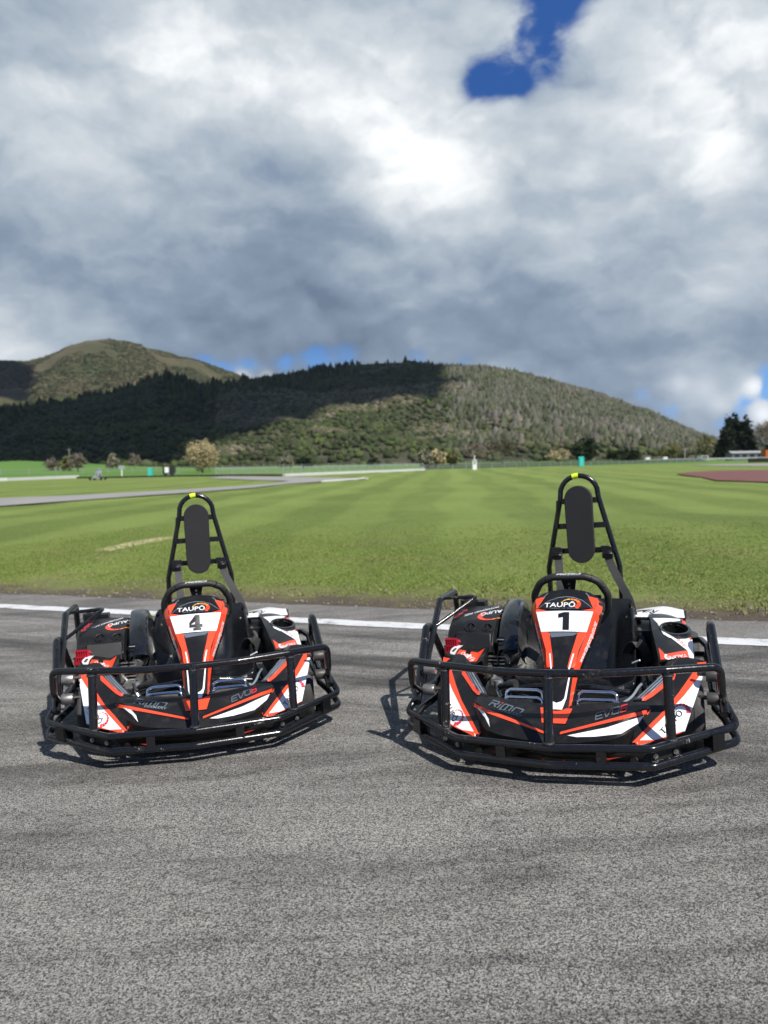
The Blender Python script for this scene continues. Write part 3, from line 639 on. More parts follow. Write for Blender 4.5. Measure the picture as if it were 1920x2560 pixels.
def tyre_wall(pts, h, label, mat=tyrem, name='tyre_wall'):
    root = empty(name, (*pts[0], 0)); tag(root, label, 'tyre wall'); proto = None
    prof = [(0, .2), (.02, .30), (.10, .33), (.19, .30), (.21, .2)]
    L = [Vector((x, y, 0)) for x, y in pts]; k = 0
    for a, b in zip(L, L[1:]):
        n = int((b-a).length/.56)
        for i in range(n):
            c = a.lerp(b, i/n); z = float(gz(c.x, c.y)); st_ = MB()
            if proto is None:
                for lv in range(max(1, int(round(h/.21)))): st_.lathe([(p+lv*.21, r) for p, r in prof], (0, 0, 0), 'z', 9)
                o = st_.build('tyre_column', mat, root); proto = o.data
            else: o = link('tyre_column', proto, None, root)
            o.location = (c.x-pts[0][0], c.y-pts[0][1], z); k += 1
            if k > 298: return root
    return root
tyre_wall([(-37.55, 95.24), (-33.33, 93.36), (-25.2, 95.58), (-17.07, 91.87), (-11.19, 86.21)], .22, 'low black wall of stacked tyres behind the left field')
railm = simple('dull_guard_rail', (.075, .08, .078), .6, var=.4, scale=.8, metal=.2)
palem = simple('pale_guard_rail', (.34, .36, .36), .55, var=.3, scale=.8, metal=.2)
postm = simple('grey_post', (.25, .25, .24), .6, var=.2)
def fence(name, pts, label, rails, post_h, step, rm, cat='fence', pm=postm):
    root = empty(name, (*pts[0], 0)); tag(root, label, cat); L = [Vector((x, y, 0)) for x, y in pts]; pd = None; o0 = Vector((*pts[0], 0))
    for a, b in zip(L, L[1:]):
        n = max(1, int((b-a).length/step))
        for i in range(n):
            c = a.lerp(b, i/n); z = float(gz(c.x, c.y))
            if pd is None: o = MB().box((0, 0, post_h/2), (.11, .11, post_h)).build('post', pm, root, smooth=None); pd = o.data
            else: o = link('post', pd, None, root)
            o.location = (c.x-o0.x, c.y-o0.y, z)
        for zz, hh in rails:
            za, zb = float(gz(a.x, a.y)), float(gz(b.x, b.y)); mb = MB(); d = b-a
            c = (a+b)/2-o0; mb.box((c.x, c.y, (za+zb)/2+zz), (d.length, .06, hh), Matrix.Rotation(math.atan2(d.y, d.x), 3, 'Z')); mb.build('rail', rm, root, smooth=None)
    return root
fence('guard_rail', [(6.12, 117.2), (15.6, 125.4), (39.45, 146.81), (58.47, 168.86), (78.39, 187.27)], 'dark steel guard rail running off to the right', [(.30, .30), (.68, .26)], .85, 3.0, railm, 'guard rail')
fence('guard_rail', [(58, 171.5), (80, 190.5), (120, 222)], 'pale guard rail behind the far right end of the dark one', [(.75, .35)], .95, 3.5, palem, 'guard rail')
fence('debris_fence', [(-23.19, 106.92), (-13.91, 107.21), (-6.85, 122.19), (7.84, 148.52)], 'post and wire fence behind the long white wall', [(.25, .06), (.55, .06), (.85, .10)], 1.0, 2.2, palem)
fence('paddock_fence', [(-80, 150), (-20, 190), (60, 300)], 'thin farm fence crossing the pasture', [(.4, .04), (.8, .04), (1.1, .05)], 1.25, 5.0, postm)

# ------------------------------------------------------------------ trees and shrubs beyond the circuit
bark_m = simple('tree_bark', (.085, .068, .050), .9, var=.4, scale=4)
def tree(name, x, y, h, w, cols, label, cat='tree', trunk=.25, n=700, shape='round', seed=0, bare=False, leaf=.22, group=None):
    if y > 150 and not bare: n, leaf = int(n*2.0), leaf*1.45
    elif y > 150: n, leaf = int(n*1.5), leaf*1.15
    g = np.random.default_rng(seed+100); z0 = float(gz(x, y)); root = empty(name, (x, y, z0)); tag(root, label, cat, group)
    mb = MB(); th = h*trunk
    mb.tube([(0, 0, -.2), (w*.01, 0, th*.6), (-w*.01, w*.01, th), (0, 0, h*.75)], [h*.035, h*.028, h*.024, h*.006], 7)
    for i in range(9 if bare else 6):
        a = g.uniform(0, 6.28); zz = g.uniform(th*.7, h*.6); e = Vector((math.cos(a)*w*.36, math.sin(a)*w*.36, min(h*.95, zz+h*.28)))
        mb.tube([(0, 0, zz), (e.x*.5, e.y*.5, zz+(e.z-zz)*.6), tuple(e)], [h*.014, h*.010, h*.003], 5)
    mb.build('trunk', bark_m, root)
    # crown: clumps of small leaves through an uneven volume
    nc = max(10, n//26); cc = []
    for i in range(nc):
        for _ in range(40):
            p = g.uniform(-1, 1, 3)
            if shape == 'cone':
                f_ = (p[2]+1)/2; 
                if np.hypot(p[0], p[1]) < (1-f_)*.95+.06 and np.hypot(p[0], p[1]) > (1-f_)*.45: break
            elif shape == 'spread':
                if p[2] > -.35 and np.linalg.norm(p) < 1 and np.linalg.norm(p) > .45: break
            else:
                if np.linalg.norm(p) < 1 and np.linalg.norm(p) > .35: break
        cc.append(p)
    cc = np.array(cc); m = n//nc
    c = np.repeat(cc, m, 0)+g.normal(0, .115, (nc*m, 3)); z_lo = th*.75 if shape != 'cone' else h*.02
    c = c*[w/2, w/2, (h-z_lo)/2]+[0, 0, (h+z_lo)/2]
    k = len(c); L = leaf*g.uniform(.6, 1.5, (k, 1)); d1 = g.normal(size=(k, 3)); d1 /= np.linalg.norm(d1, axis=1, keepdims=True); d2 = np.cross(d1, g.normal(size=(k, 3))); d2 /= np.linalg.norm(d2, axis=1, keepdims=True)
    V = np.stack([c-d1*L, c-d2*L*.6, c+d1*L, c+d2*L*.6], 1).reshape(-1, 3); pal = np.array(cols)
    ci = np.repeat(g.integers(0, len(pal), nc), m); col = pal[ci]*g.uniform(.65, 1.35, (k, 1))
    o = bulk_mesh('crown', V, np.arange(k*4), np.arange(k)*4, np.full(k, 4), np.repeat(col, 4, 0), FOREST, root); return root
WIL = [(.36, .295, .165), (.42, .345, .195), (.30, .245, .135)]
BRN = [(.17, .145, .115), (.14, .12, .095), (.20, .17, .13)]
OLV = [(.13, .125, .045), (.16, .15, .06), (.10, .105, .035)]
EVG = [(.018, .030, .012), (.026, .040, .014), (.012, .022, .010)]
PLE = [(.20, .195, .13), (.16, .17, .10), (.23, .21, .15)]
tree('willow_tree', -32.4, 138.2, 5.6, 5.6, WIL, 'straw coloured bare willow standing alone left of centre', n=5200, trunk=.13, seed=1, bare=True, leaf=.13)
tree('bare_tree', -89.4, 226, 5.6, 5.2, BRN, 'brown leafless shrub beside the utility pole', n=700, seed=2, bare=True)
tree('conical_tree', -100, 286, 6.2, 5.0, PLE, 'pale grey green pointed tree on the left pasture', n=600, shape='cone', seed=3, trunk=.1)
tree('bare_tree', -93.3, 289, 5.2, 4.6, BRN, 'small rounded brown tree right of the pale pointed one', n=500, seed=4, bare=True)
tree('shrub', -112, 262, 4.2, 5.5, BRN, 'low brown scrub at the foot of the green mound', cat='shrub', n=500, seed=5, trunk=.1)
tree('shrub', -104, 255, 4.6, 6.0, OLV, 'olive shrub between mound and utility pole', cat='shrub', n=500, seed=6, trunk=.1)
tree('shrub', -20, 195, 2.8, 3.6, EVG, 'small dark shrub on the pasture in front of the hill', cat='shrub', n=350, seed=7, trunk=.05)
tree('shrub', -27, 215, 3.6, 4.0, PLE, 'pale shrub left of the small dark one', cat='shrub', n=350, seed=17, trunk=.05)
tree('shrub', -3, 249, 2.6, 3.8, EVG, 'lone dark round bush on the green rise', cat='shrub', n=350, seed=8, trunk=.05)
tree('shrub', 9.6, 172, 3.6, 3.6, PLE, 'dry pale brown bush left of the olive one', cat='shrub', n=450, seed=9, trunk=.05)
tree('shrub', 12.4, 174, 3.7, 3.4, WIL, 'straw brown bush touching the olive one', cat='shrub', n=450, seed=10, trunk=.05)
tree('shrub', 16.6, 189, 3.4, 3.4, OLV, 'olive yellow bush left of the white marshal post', cat='shrub', n=450, seed=11, trunk=.05)
tree('field_tree', 26.3, 219, 6.6, 8.6, BRN, 'dark brown spreading tree above the white marshal post', n=700, shape='spread', seed=12, trunk=.36, bare=True)
tree('field_tree', 39.9, 259, 8.0, 11.5, [(.075, .06, .04), (.06, .055, .03)], 'broad dark spreading tree on its own trunk mid pasture', n=900, shape='spread', seed=13, trunk=.36, bare=True)
tree('bare_tree', 68, 300, 5.6, 8.6, WIL, 'rounded light brown tree beside the dark evergreen', n=700, seed=14, trunk=.12, bare=True)
tree('evergreen_tree', 80, 307, 9.4, 10, EVG, 'dark rounded evergreen behind the teal toilet', n=900, seed=15, trunk=.08, leaf=.35)
tree('hedge_shrub', 97, 310, 4.8, 13, EVG, 'low dark hedge right of the rounded evergreen', cat='hedge', n=700, seed=16, trunk=.05, leaf=.35)
tree('field_tree', 118, 318, 7.2, 9, OLV, 'yellow green tree at the foot of the wooded slope', n=700, seed=18, trunk=.1)
tree('field_tree', 138, 330, 11.0, 9, OLV, 'tall olive tree left of the black conifers', n=800, seed=19, trunk=.12)
tree('field_tree', 131, 336, 8.4, 8, PLE, 'pale budding tree at the end of the hill', n=600, seed=20, trunk=.12)
tree('conifer_tree', 134.0, 300, 16.6, 9.5, [(.012, .020, .010), (.018, .028, .012), (.008, .015, .008)], 'black green conifer, left spire of the right hand clump', n=2600, shape='cone', seed=21, trunk=.04, leaf=.42)
tree('conifer_tree', 137.5, 302, 17.2, 9.0, [(.012, .020, .010), (.018, .028, .012), (.008, .015, .008)], 'black green conifer, middle spire of the right hand clump', n=2600, shape='cone', seed=22, trunk=.04, leaf=.5)
tree('conifer_tree', 140.0, 298, 16.6, 8.5, [(.012, .020, .010), (.018, .028, .012), (.008, .015, .008)], 'black green conifer, right spire next to the bare brown tree', n=2600, shape='cone', seed=23, trunk=.04, leaf=.5)
tree('bare_tree', 145.2, 293, 14.0, 9.0, [(.26, .21, .15), (.22, .18, .13), (.18, .15, .11)], 'tall brown leafless tree right of the conifers', n=2600, seed=24, trunk=.2, bare=True, leaf=.22)
tree('bare_tree', 152.5, 300, 15.0, 9.5, [(.22, .17, .12), (.18, .14, .10)], 'second tall leafless tree at the right picture edge', n=2400, seed=25, trunk=.2, bare=True, leaf=.22)

# ------------------------------------------------------------------ small things round the circuit
def at(x, y): return (x, y, float(gz(x, y)))
teal = simple('teal_plastic', (.02, .42, .36), .45, var=.06); grey = simple('grey_paint', (.30, .31, .32), .5); darkp = simple('dark_paint', (.02, .021, .024), .5); whitep = simple('white_paint', (.74, .74, .73), .45, var=.05); orangep = simple('orange_machine_paint', (.42, .10, .018), .4, var=.06); glassd = simple('dark_glass', (.012, .014, .017), .1)
def toilet(x, y, sc, label, cat):
    r = empty('portable_toilet', at(x, y)); tag(r, label, cat)
    MB().box((0, 0, .8*sc), (.9*sc, .9*sc, 1.6*sc)).build('cabin', teal, r, smooth=None)
    MB().grid([[(-.48*sc, -.48*sc, 1.6*sc), (.48*sc, -.48*sc, 1.6*sc)], [(-.48*sc, 0, 1.78*sc), (.48*sc, 0, 1.78*sc)], [(-.48*sc, .48*sc, 1.6*sc), (.48*sc, .48*sc, 1.6*sc)]]).build('roof', teal, r, smooth=None)
    MB().box((0, -.46*sc, .78*sc), (.62*sc, .03, 1.4*sc)).build('door', simple('pale_teal', (.05, .48, .43), .45), r, smooth=None)
    return r
toilet(34.5, 134.6, .95, 'teal portable toilet beyond the guard rail, right of centre', 'toilet')
toilet(-30.9, 102.4, .62, 'small teal cabinet behind the left tyre wall', 'cabinet')
r = empty('sign_board', at(-37.9, 111.9)); tag(r, 'white notice board on a post behind the left tyre wall', 'sign')
MB().box((0, 0, .55), (.12, .12, 1.1)).build('post', whitep, r, smooth=None); MB().box((0, -.06, 1.25), (.85, .05, .5)).build('board', grey, r, smooth=None)
r = empty('trailer', at(-29.0, 104.6)); tag(r, 'small dark trailer with a pale panel behind the tyre wall', 'trailer')
MB().box((0, 0, .75), (1.5, 1.0, .95)).build('body', darkp, r, smooth=None); MB().box((-.2, -.52, .8), (.55, .04, .75)).build('panel', whitep, r, smooth=None)
for sx in (-.45, .45): MB().lathe([(-.09, .1), (-.09, .26), (.09, .26), (.09, .1)], (sx, -.42, .26), 'y', 14).build('wheel', tyrem, r)
MB().tube([(.75, 0, .4), (1.5, 0, .38)], .04, 6).build('drawbar', postm, r)
r = empty('marshal_post', at(13.6, 114.9)); tag(r, 'white marshal post standing against the guard rail', 'post')
MB().box((0, 0, .7), (.62, .55, 1.4)).build('cabin', whitep, r, smooth=None); MB().box((0, -.02, 1.42), (.72, .7, .06)).build('roof', whitep, r, smooth=None); MB().tube([(0, 0, 1.4), (0, 0, 2.1)], .07, 8).build('mast', whitep, r); MB().box((0, -.29, 1.0), (.36, .03, .4)).build('hatch', grey, r, smooth=None)
def pole(x, y, h, label):
    r = empty('utility_pole', at(x, y)); tag(r, label, 'pole'); MB().tube([(0, 0, -.3), (0, 0, h)], [.16, .11], 8).build('post', simple('pale_timber', (.30, .28, .25), .8), r); MB().box((0, 0, h-.4), (1.6, .1, .12)).build('crossarm', postm, r, smooth=None)
pole(-114.7, 282.6, 6.4, 'pale wooden utility pole among the shrubs at left')
pole(84, 215, 3.9, 'pale T shaped post behind the right guard rail')
r = empty('van', at(93.5, 226)); tag(r, 'white van parked behind the end of the guard rail', 'van')
MB().box((0, 0, .95), (1.9, 3.6, 1.3)).build('body', whitep, r, smooth=None); MB().box((0, -1.85, 1.2), (1.6, .05, .55)).build('windscreen', glassd, r, smooth=None); MB().box((0, -2.0, .6), (1.8, .5, .55)).build('bonnet', whitep, r, smooth=None)
for sx in (-.8, .8):
    for sy in (-1.4, 1.3): MB().lathe([(-.1, .1), (-.1, .33), (.1, .33), (.1, .1)], (sx, sy, .33), 'x', 14).build('wheel', tyrem, r)
for i, (x, y, w_) in enumerate([(63, 184, 1.0), (73, 200, 1.1)]):
    r = empty('site_box', at(x, y)); tag(r, ['white box left of the T shaped post', 'small white box just left of the T shaped post'][i] if i else 'white box at the left start of the pale guard rail', 'box')
    MB().box((0, 0, .95), (w_, .9, .9)).build('body', whitep, r, smooth=None); MB().box((0, 0, 1.44), (w_+.1, 1.0, .07)).build('lid', grey, r, smooth=None); MB().box((0, 0, .25), (.3, .3, .5)).build('stand', darkp, r, smooth=None)
r = empty('shed', at(105.5, 225)); tag(r, 'long grey shed with pale roof under the conifers', 'building')
MB().box((0, 0, .95), (9.5, 4.5, 2.3)).build('wall', simple('shed_cladding', (.10, .11, .11), .6), r, smooth=None)
MB().grid([[(-5, -2.5, 2.1), (5, -2.5, 2.1)], [(-5, 0, 2.75), (5, 0, 2.75)], [(-5, 2.5, 2.1), (5, 2.5, 2.1)]]).build('roof', simple('pale_roof_sheet', (.27, .28, .28), .5), r, smooth=None)
for i in range(4): MB().box((-3.4+i*2.2, -2.28, 1.2), (1.3, .06, .9)).build('window', glassd, r, smooth=None)
r = empty('digger', at(81.6, 163.5)); tag(r, 'orange tracked digger cut by the right picture edge', 'digger')
MB().box((0, 0, 1.75), (2.2, 2.2, 1.5)).build('body', orangep, r, smooth=None); MB().box((.2, -.4, 3.1), (1.4, 1.5, 1.3)).build('cab', glassd, r, smooth=None); MB().box((.2, -.4, 3.8), (1.6, 1.7, .12)).build('cab_roof', whitep, r, smooth=None)
for sy in (-.9, .9):
    t_ = MB(); t_.box((0, sy, .42), (3.2, .5, .84)); t_.lathe([(-.25, .42), (.25, .42)], (-1.6, sy, .42), 'y', 14); t_.lathe([(-.25, .42), (.25, .42)], (1.6, sy, .42), 'y', 14); t_.build('track_unit', tyrem, r)
MB().tube([(1, 0, 2.2), (2.6, 0, 4.2), (4.6, 0, 2.4)], .22, 8, fillet=.4).build('boom', orangep, r)
tyre_wall([(71.5, 150.5), (76.5, 152.5)], .9, 'black stack of tyres below the orange digger')
# someone on a kart, far out on the left
def small_rider():
    x, y = -30.1, 81.3
    p = empty('parked_kart', at(x, y)); tag(p, 'far away grey kart on the grass under the seated driver', 'go kart')
    b = MB(); b.box((0, 0, .20), (.8, 1.4, .10)); b.box((0, -.65, .30), (.5, .2, .16)); b.build('body', grey, p, smooth=None)
    for sx in (-.58, .58):
        for sy in (-.6, .6): MB().lathe([(-.09, .06), (-.09, .17), (.09, .17), (.09, .06)], (sx, sy, .17), 'x', 14).build('wheel', tyrem, p)
    for sx in (-.22, .22): MB().tube([(sx, .6, .3), (sx*.6, .6, 1.1), (0, .6, 1.2)], .03, 6).build('hoop', postm, p)
    V = [(0, .25, .42), (0, .33, .62), (0, .36, .86), (0, .34, .98), (0, .32, 1.12), (-.2, .33, .84), (-.28, .12, .66), (-.14, -.12, .66), (.2, .33, .84), (.28, .12, .66), (.14, -.12, .66), (-.13, .2, .4), (-.17, -.2, .55), (-.15, -.5, .36), (.13, .2, .4), (.17, -.2, .55), (.15, -.5, .36), (0, .31, 1.2)]
    E_ = [(0, 1), (1, 2), (2, 3), (3, 4), (4, 17), (2, 5), (5, 6), (6, 7), (2, 8), (8, 9), (9, 10), (0, 11), (11, 12), (12, 13), (0, 14), (14, 15), (15, 16)]
    rad = [.17, .17, .19, .07, .12, .08, .06, .045, .08, .06, .045, .1, .08, .055, .1, .08, .055, .10]
    me = bpy.data.meshes.new('person'); me.from_pydata(V, E_, []); o = link('person', me); o.modifiers.new('skin', 'SKIN'); o.modifiers.new('sub', 'SUBSURF').levels = 1
    me.skin_vertices[0].data[0].use_root = True
    for i, q in enumerate(rad): me.skin_vertices[0].data[i].radius = (q, q)
    me.materials.append(simple('grey_overall', (.20, .21, .26), .8, var=.3, scale=4)); o.location = at(x, y); tag(o, 'distant driver in grey overalls seated on the far left kart', 'person')
small_rider()
#KART

# ================================================================== the go-karts
# kart frame: x to the viewer's right when it faces us, y towards its tail, z up; nose bar at y = 0
TH = R(18); VD = Vector((0, math.cos(TH), -math.sin(TH)))
def uvp(u, v): return Vector((u, v*math.sin(TH), v*math.cos(TH)))
def bvh_of(o):
    me = o.data; return BVHTree.FromPolygons([v.co for v in me.vertices], [tuple(p.vertices) for p in me.polygons])
def mirror(L): return [(-a, b) for a, b in L]
def stick(name, polys, target, mat, to3=uvp, vd=VD, step=.012, lift=.0024, label=None):
    """vinyl print: flat outlines laid on the surface of a panel along one direction"""
    bm = bmesh.new()
    for pl in polys:
        try: f = bm.faces.new([bm.verts.new((a, b, 0)) for a, b in pl])
        except ValueError: pass
    bmesh.ops.triangulate(bm, faces=bm.faces[:])
    if step:
        xs = [v.co.x for v in bm.verts]; ys = [v.co.y for v in bm.verts]
        for ax, lo, hi in ((0, min(xs), max(xs)), (1, min(ys), max(ys))):
            n = int((hi-lo)/step)
            for i in range(1, n+1):
                co = [0, 0, 0]; co[ax] = lo+i*(hi-lo)/(n+1); no = [0, 0, 0]; no[ax] = 1
                bmesh.ops.bisect_plane(bm, geom=bm.verts[:]+bm.edges[:]+bm.faces[:], dist=1e-6, plane_co=co, plane_no=no)
    bv = target if isinstance(target, BVHTree) else bvh_of(target); d = Vector(vd).normalized()
    ps = [to3(v.co.x, v.co.y) for v in bm.verts]; hits = [bv.ray_cast(p-d*1.5, d, 4) for p in ps]
    got = [h[3] for h in hits if h[0] is not None]; md = sum(got)/len(got) if got else 1.5
    for v, p, h in zip(bm.verts, ps, hits):
        if h[0] is None: h = bv.find_nearest(p-d*1.5+d*md)
        n = h[1] if h[1].dot(d) < 0 else -h[1]
        v.co = h[0]+n*lift*.5-d*lift
    me = bpy.data.meshes.new(name); bm.to_mesh(me); bm.free()
    if not me.polygons: return None
    nrm = sum((p.normal*p.area for p in me.polygons), Vector())
    if nrm.dot(d) > 0: me.flip_normals()
    par = target if not isinstance(target, BVHTree) else None
    o = link(name, me, mat, par, smooth=.6)
    if label: o['label'] = label
    return o
_fonts = {}
def text_polys(txt, size=1.0, bold=.0, shear=0.0, spacing=1.0):
    key = (txt, bold, shear, spacing)
    if key not in _fonts:
        cu = bpy.data.curves.new('lettering', 'FONT'); cu.body = txt; cu.size = 1.0; cu.offset = bold; cu.shear = shear; cu.space_character = spacing
        cu.align_x = 'CENTER'; cu.align_y = 'CENTER'; cu.resolution_u = 3
        o = bpy.data.objects.new('lettering', cu); COL.objects.link(o); bpy.context.view_layer.update()
        me = bpy.data.meshes.new_from_object(o.evaluated_get(bpy.context.evaluated_depsgraph_get()))
        _fonts[key] = [[tuple(me.vertices[i].co[:2]) for i in p.vertices] for p in me.polygons]
        bpy.data.objects.remove(o); bpy.data.meshes.remove(me)
    return [[(a*size, b*size) for a, b in p] for p in _fonts[key]]
def place(polys, c, rot=0.0, sx=1.0, sy=1.0, shx=0.0):
    cr_, sr_ = math.cos(rot), math.sin(rot); out = []
    for p in polys:
        out.append([(c[0]+(a*sx+b*shx)*cr_-b*sy*sr_, c[1]+(a*sx+b*shx)*sr_+b*sy*cr_) for a, b in p])
    return out
def stroke(pts, w):
    """thick open line as quads with square joints"""
    out = []
    for (ax, ay), (bx, by) in zip(pts, pts[1:]):
        dx, dy = bx-ax, by-ay; l = math.hypot(dx, dy) or 1; dx, dy = dx/l*w/2, dy/l*w/2
        out.append([(ax-dx+dy, ay-dy-dx), (bx+dx+dy, by+dy-dx), (bx+dx-dy, by+dy+dx), (ax-dx-dy, ay-dy+dx)])
    return out
def sector(c, r0, r1, a0, a1, n=4):
    A = [a0+(a1-a0)*i/n for i in range(n+1)]
    return [(c[0]+r1*math.cos(a), c[1]+r1*math.sin(a)) for a in A]+[(c[0]+r0*math.cos(a), c[1]+r0*math.sin(a)) for a in reversed(A)]
def gauge(n=9, a0=172, a1=-48, gap=3.5):
    """speedometer arc that thickens as it turns; returns segments from the thin end on"""
    out = []
    for i in range(n):
        s, e = a0+(a1-a0)*i/n, a0+(a1-a0)*(i+1)/n - (gap if a1 > a0 else -gap)
        t = i/(n-1); out.append(sector((0, 0), 1-(.07+.42*t**1.2), 1.0, R(s), R(e), 4))
    return out
RIMO = [(stroke([(.0, 0), (.12, .62), (.0, .62)], .0) or [])]
def logo_rimo():
    w = .20; L = []
    L += stroke([(.10, 0), (.10, .55)], w) + stroke([(-.02, .9), (.85, .9), (.95, .80), (.95, .55), (.85, .47), (.35, .47)], w) + stroke([(.55, .42), (.95, .02)], w)
    L += stroke([(1.35, 0), (1.35, .58)], w)
    L += stroke([(1.75, 0), (1.75, .80), (1.85, .9), (2.85, .9), (2.95, .80), (2.95, 0)], w) + stroke([(2.35, 0), (2.35, .85)], w)
    L += stroke([(3.35, .1), (3.35, .8), (3.45, .9), (4.40, .9), (4.50, .8), (4.50, .15), (4.40, .04), (3.70, .04)], w)
    return [[(a-2.3+.32*b, b-.45) for a, b in p] for p in L], [[(1.25-2.3+.32*b+a, b-.45) for a, b in [(.0, .82), (.22, .82), (.22, 1.0), (.0, 1.0)]]]
def logo_evo():
    w = .20; L = []
    L += stroke([(1.1, .9), (.1, .9), (0, .8), (0, .1), (.1, 0), (1.1, 0)], w) + stroke([(0, .45), (.95, .45)], w)
    L += stroke([(1.35, .95), (1.75, 0), (1.95, 0), (2.55, .95)], w)
    L += stroke([(2.75, .1), (2.75, .9), (3.75, .9), (3.85, .8), (3.85, .1), (3.75, 0), (3.0, 0)], w)
    six = stroke([(5.1, .9), (4.3, .9), (4.2, .8), (4.2, .0), (5.0, 0), (5.1, .1), (5.1, .4), (5.0, .47), (4.25, .47)], w)
    f = lambda P: [[(a-2.4+.35*b, b-.45) for a, b in p] for p in P]
    return f(L), f(six)
def shell(o, th=.004, bev=.005):
    if th: m = o.modifiers.new('thickness', 'SOLIDIFY'); m.thickness = th; m.offset = -1
    if bev: b = o.modifiers.new('edge_round', 'BEVEL'); b.width = bev; b.segments = 2; b.limit_method = 'ANGLE'; b.angle_limit = R(22)
    return o
def panel(name, verts, faces, mat, root, th=.004, bev=.005, out=(0, -1, .6), smooth=.5):
    me = mesh(name, verts, faces); bm = bmesh.new(); bm.from_mesh(me); bmesh.ops.recalc_face_normals(bm, faces=bm.faces[:])
    n = sum((f.normal*f.calc_area() for f in bm.faces), Vector())
    if n.dot(Vector(out)) < 0: bmesh.ops.reverse_faces(bm, faces=bm.faces[:])
    bm.to_mesh(me); bm.free(); return shell(link(name, me, mat, root, smooth=smooth), th, bev)
def bolt(root, p, d, r=.008, mat=None, name='bolt'):
    d = Vector(d).normalized(); p = Vector(p); m = MB(); m.tube([p, p+d*.006], r, 6).tube([p+d*.006, p+d*.009], r*.55, 6); return m.build(name, mat or M['steel'], root, smooth=.5)

DIGIT = {'1': [[(-.30, .18), (-.30, .42), (.02, .50), (.02, .24)], [(.02, .50), (.30, .50), (.30, -.50), (-.04, -.50), (-.04, .24), (.02, .24)]],
         '4': [[(-.02, .50), (.26, .50), (.26, -.50), (-.04, -.50), (-.04, .02)], [(-.02, .50), (-.04, .06), (-.40, -.16), (-.40, .02)], [(-.40, -.10), (.42, -.10), (.42, -.30), (-.40, -.30)], [(-.16, -.34), (.34, -.34), (.34, -.50), (-.16, -.50)]]}

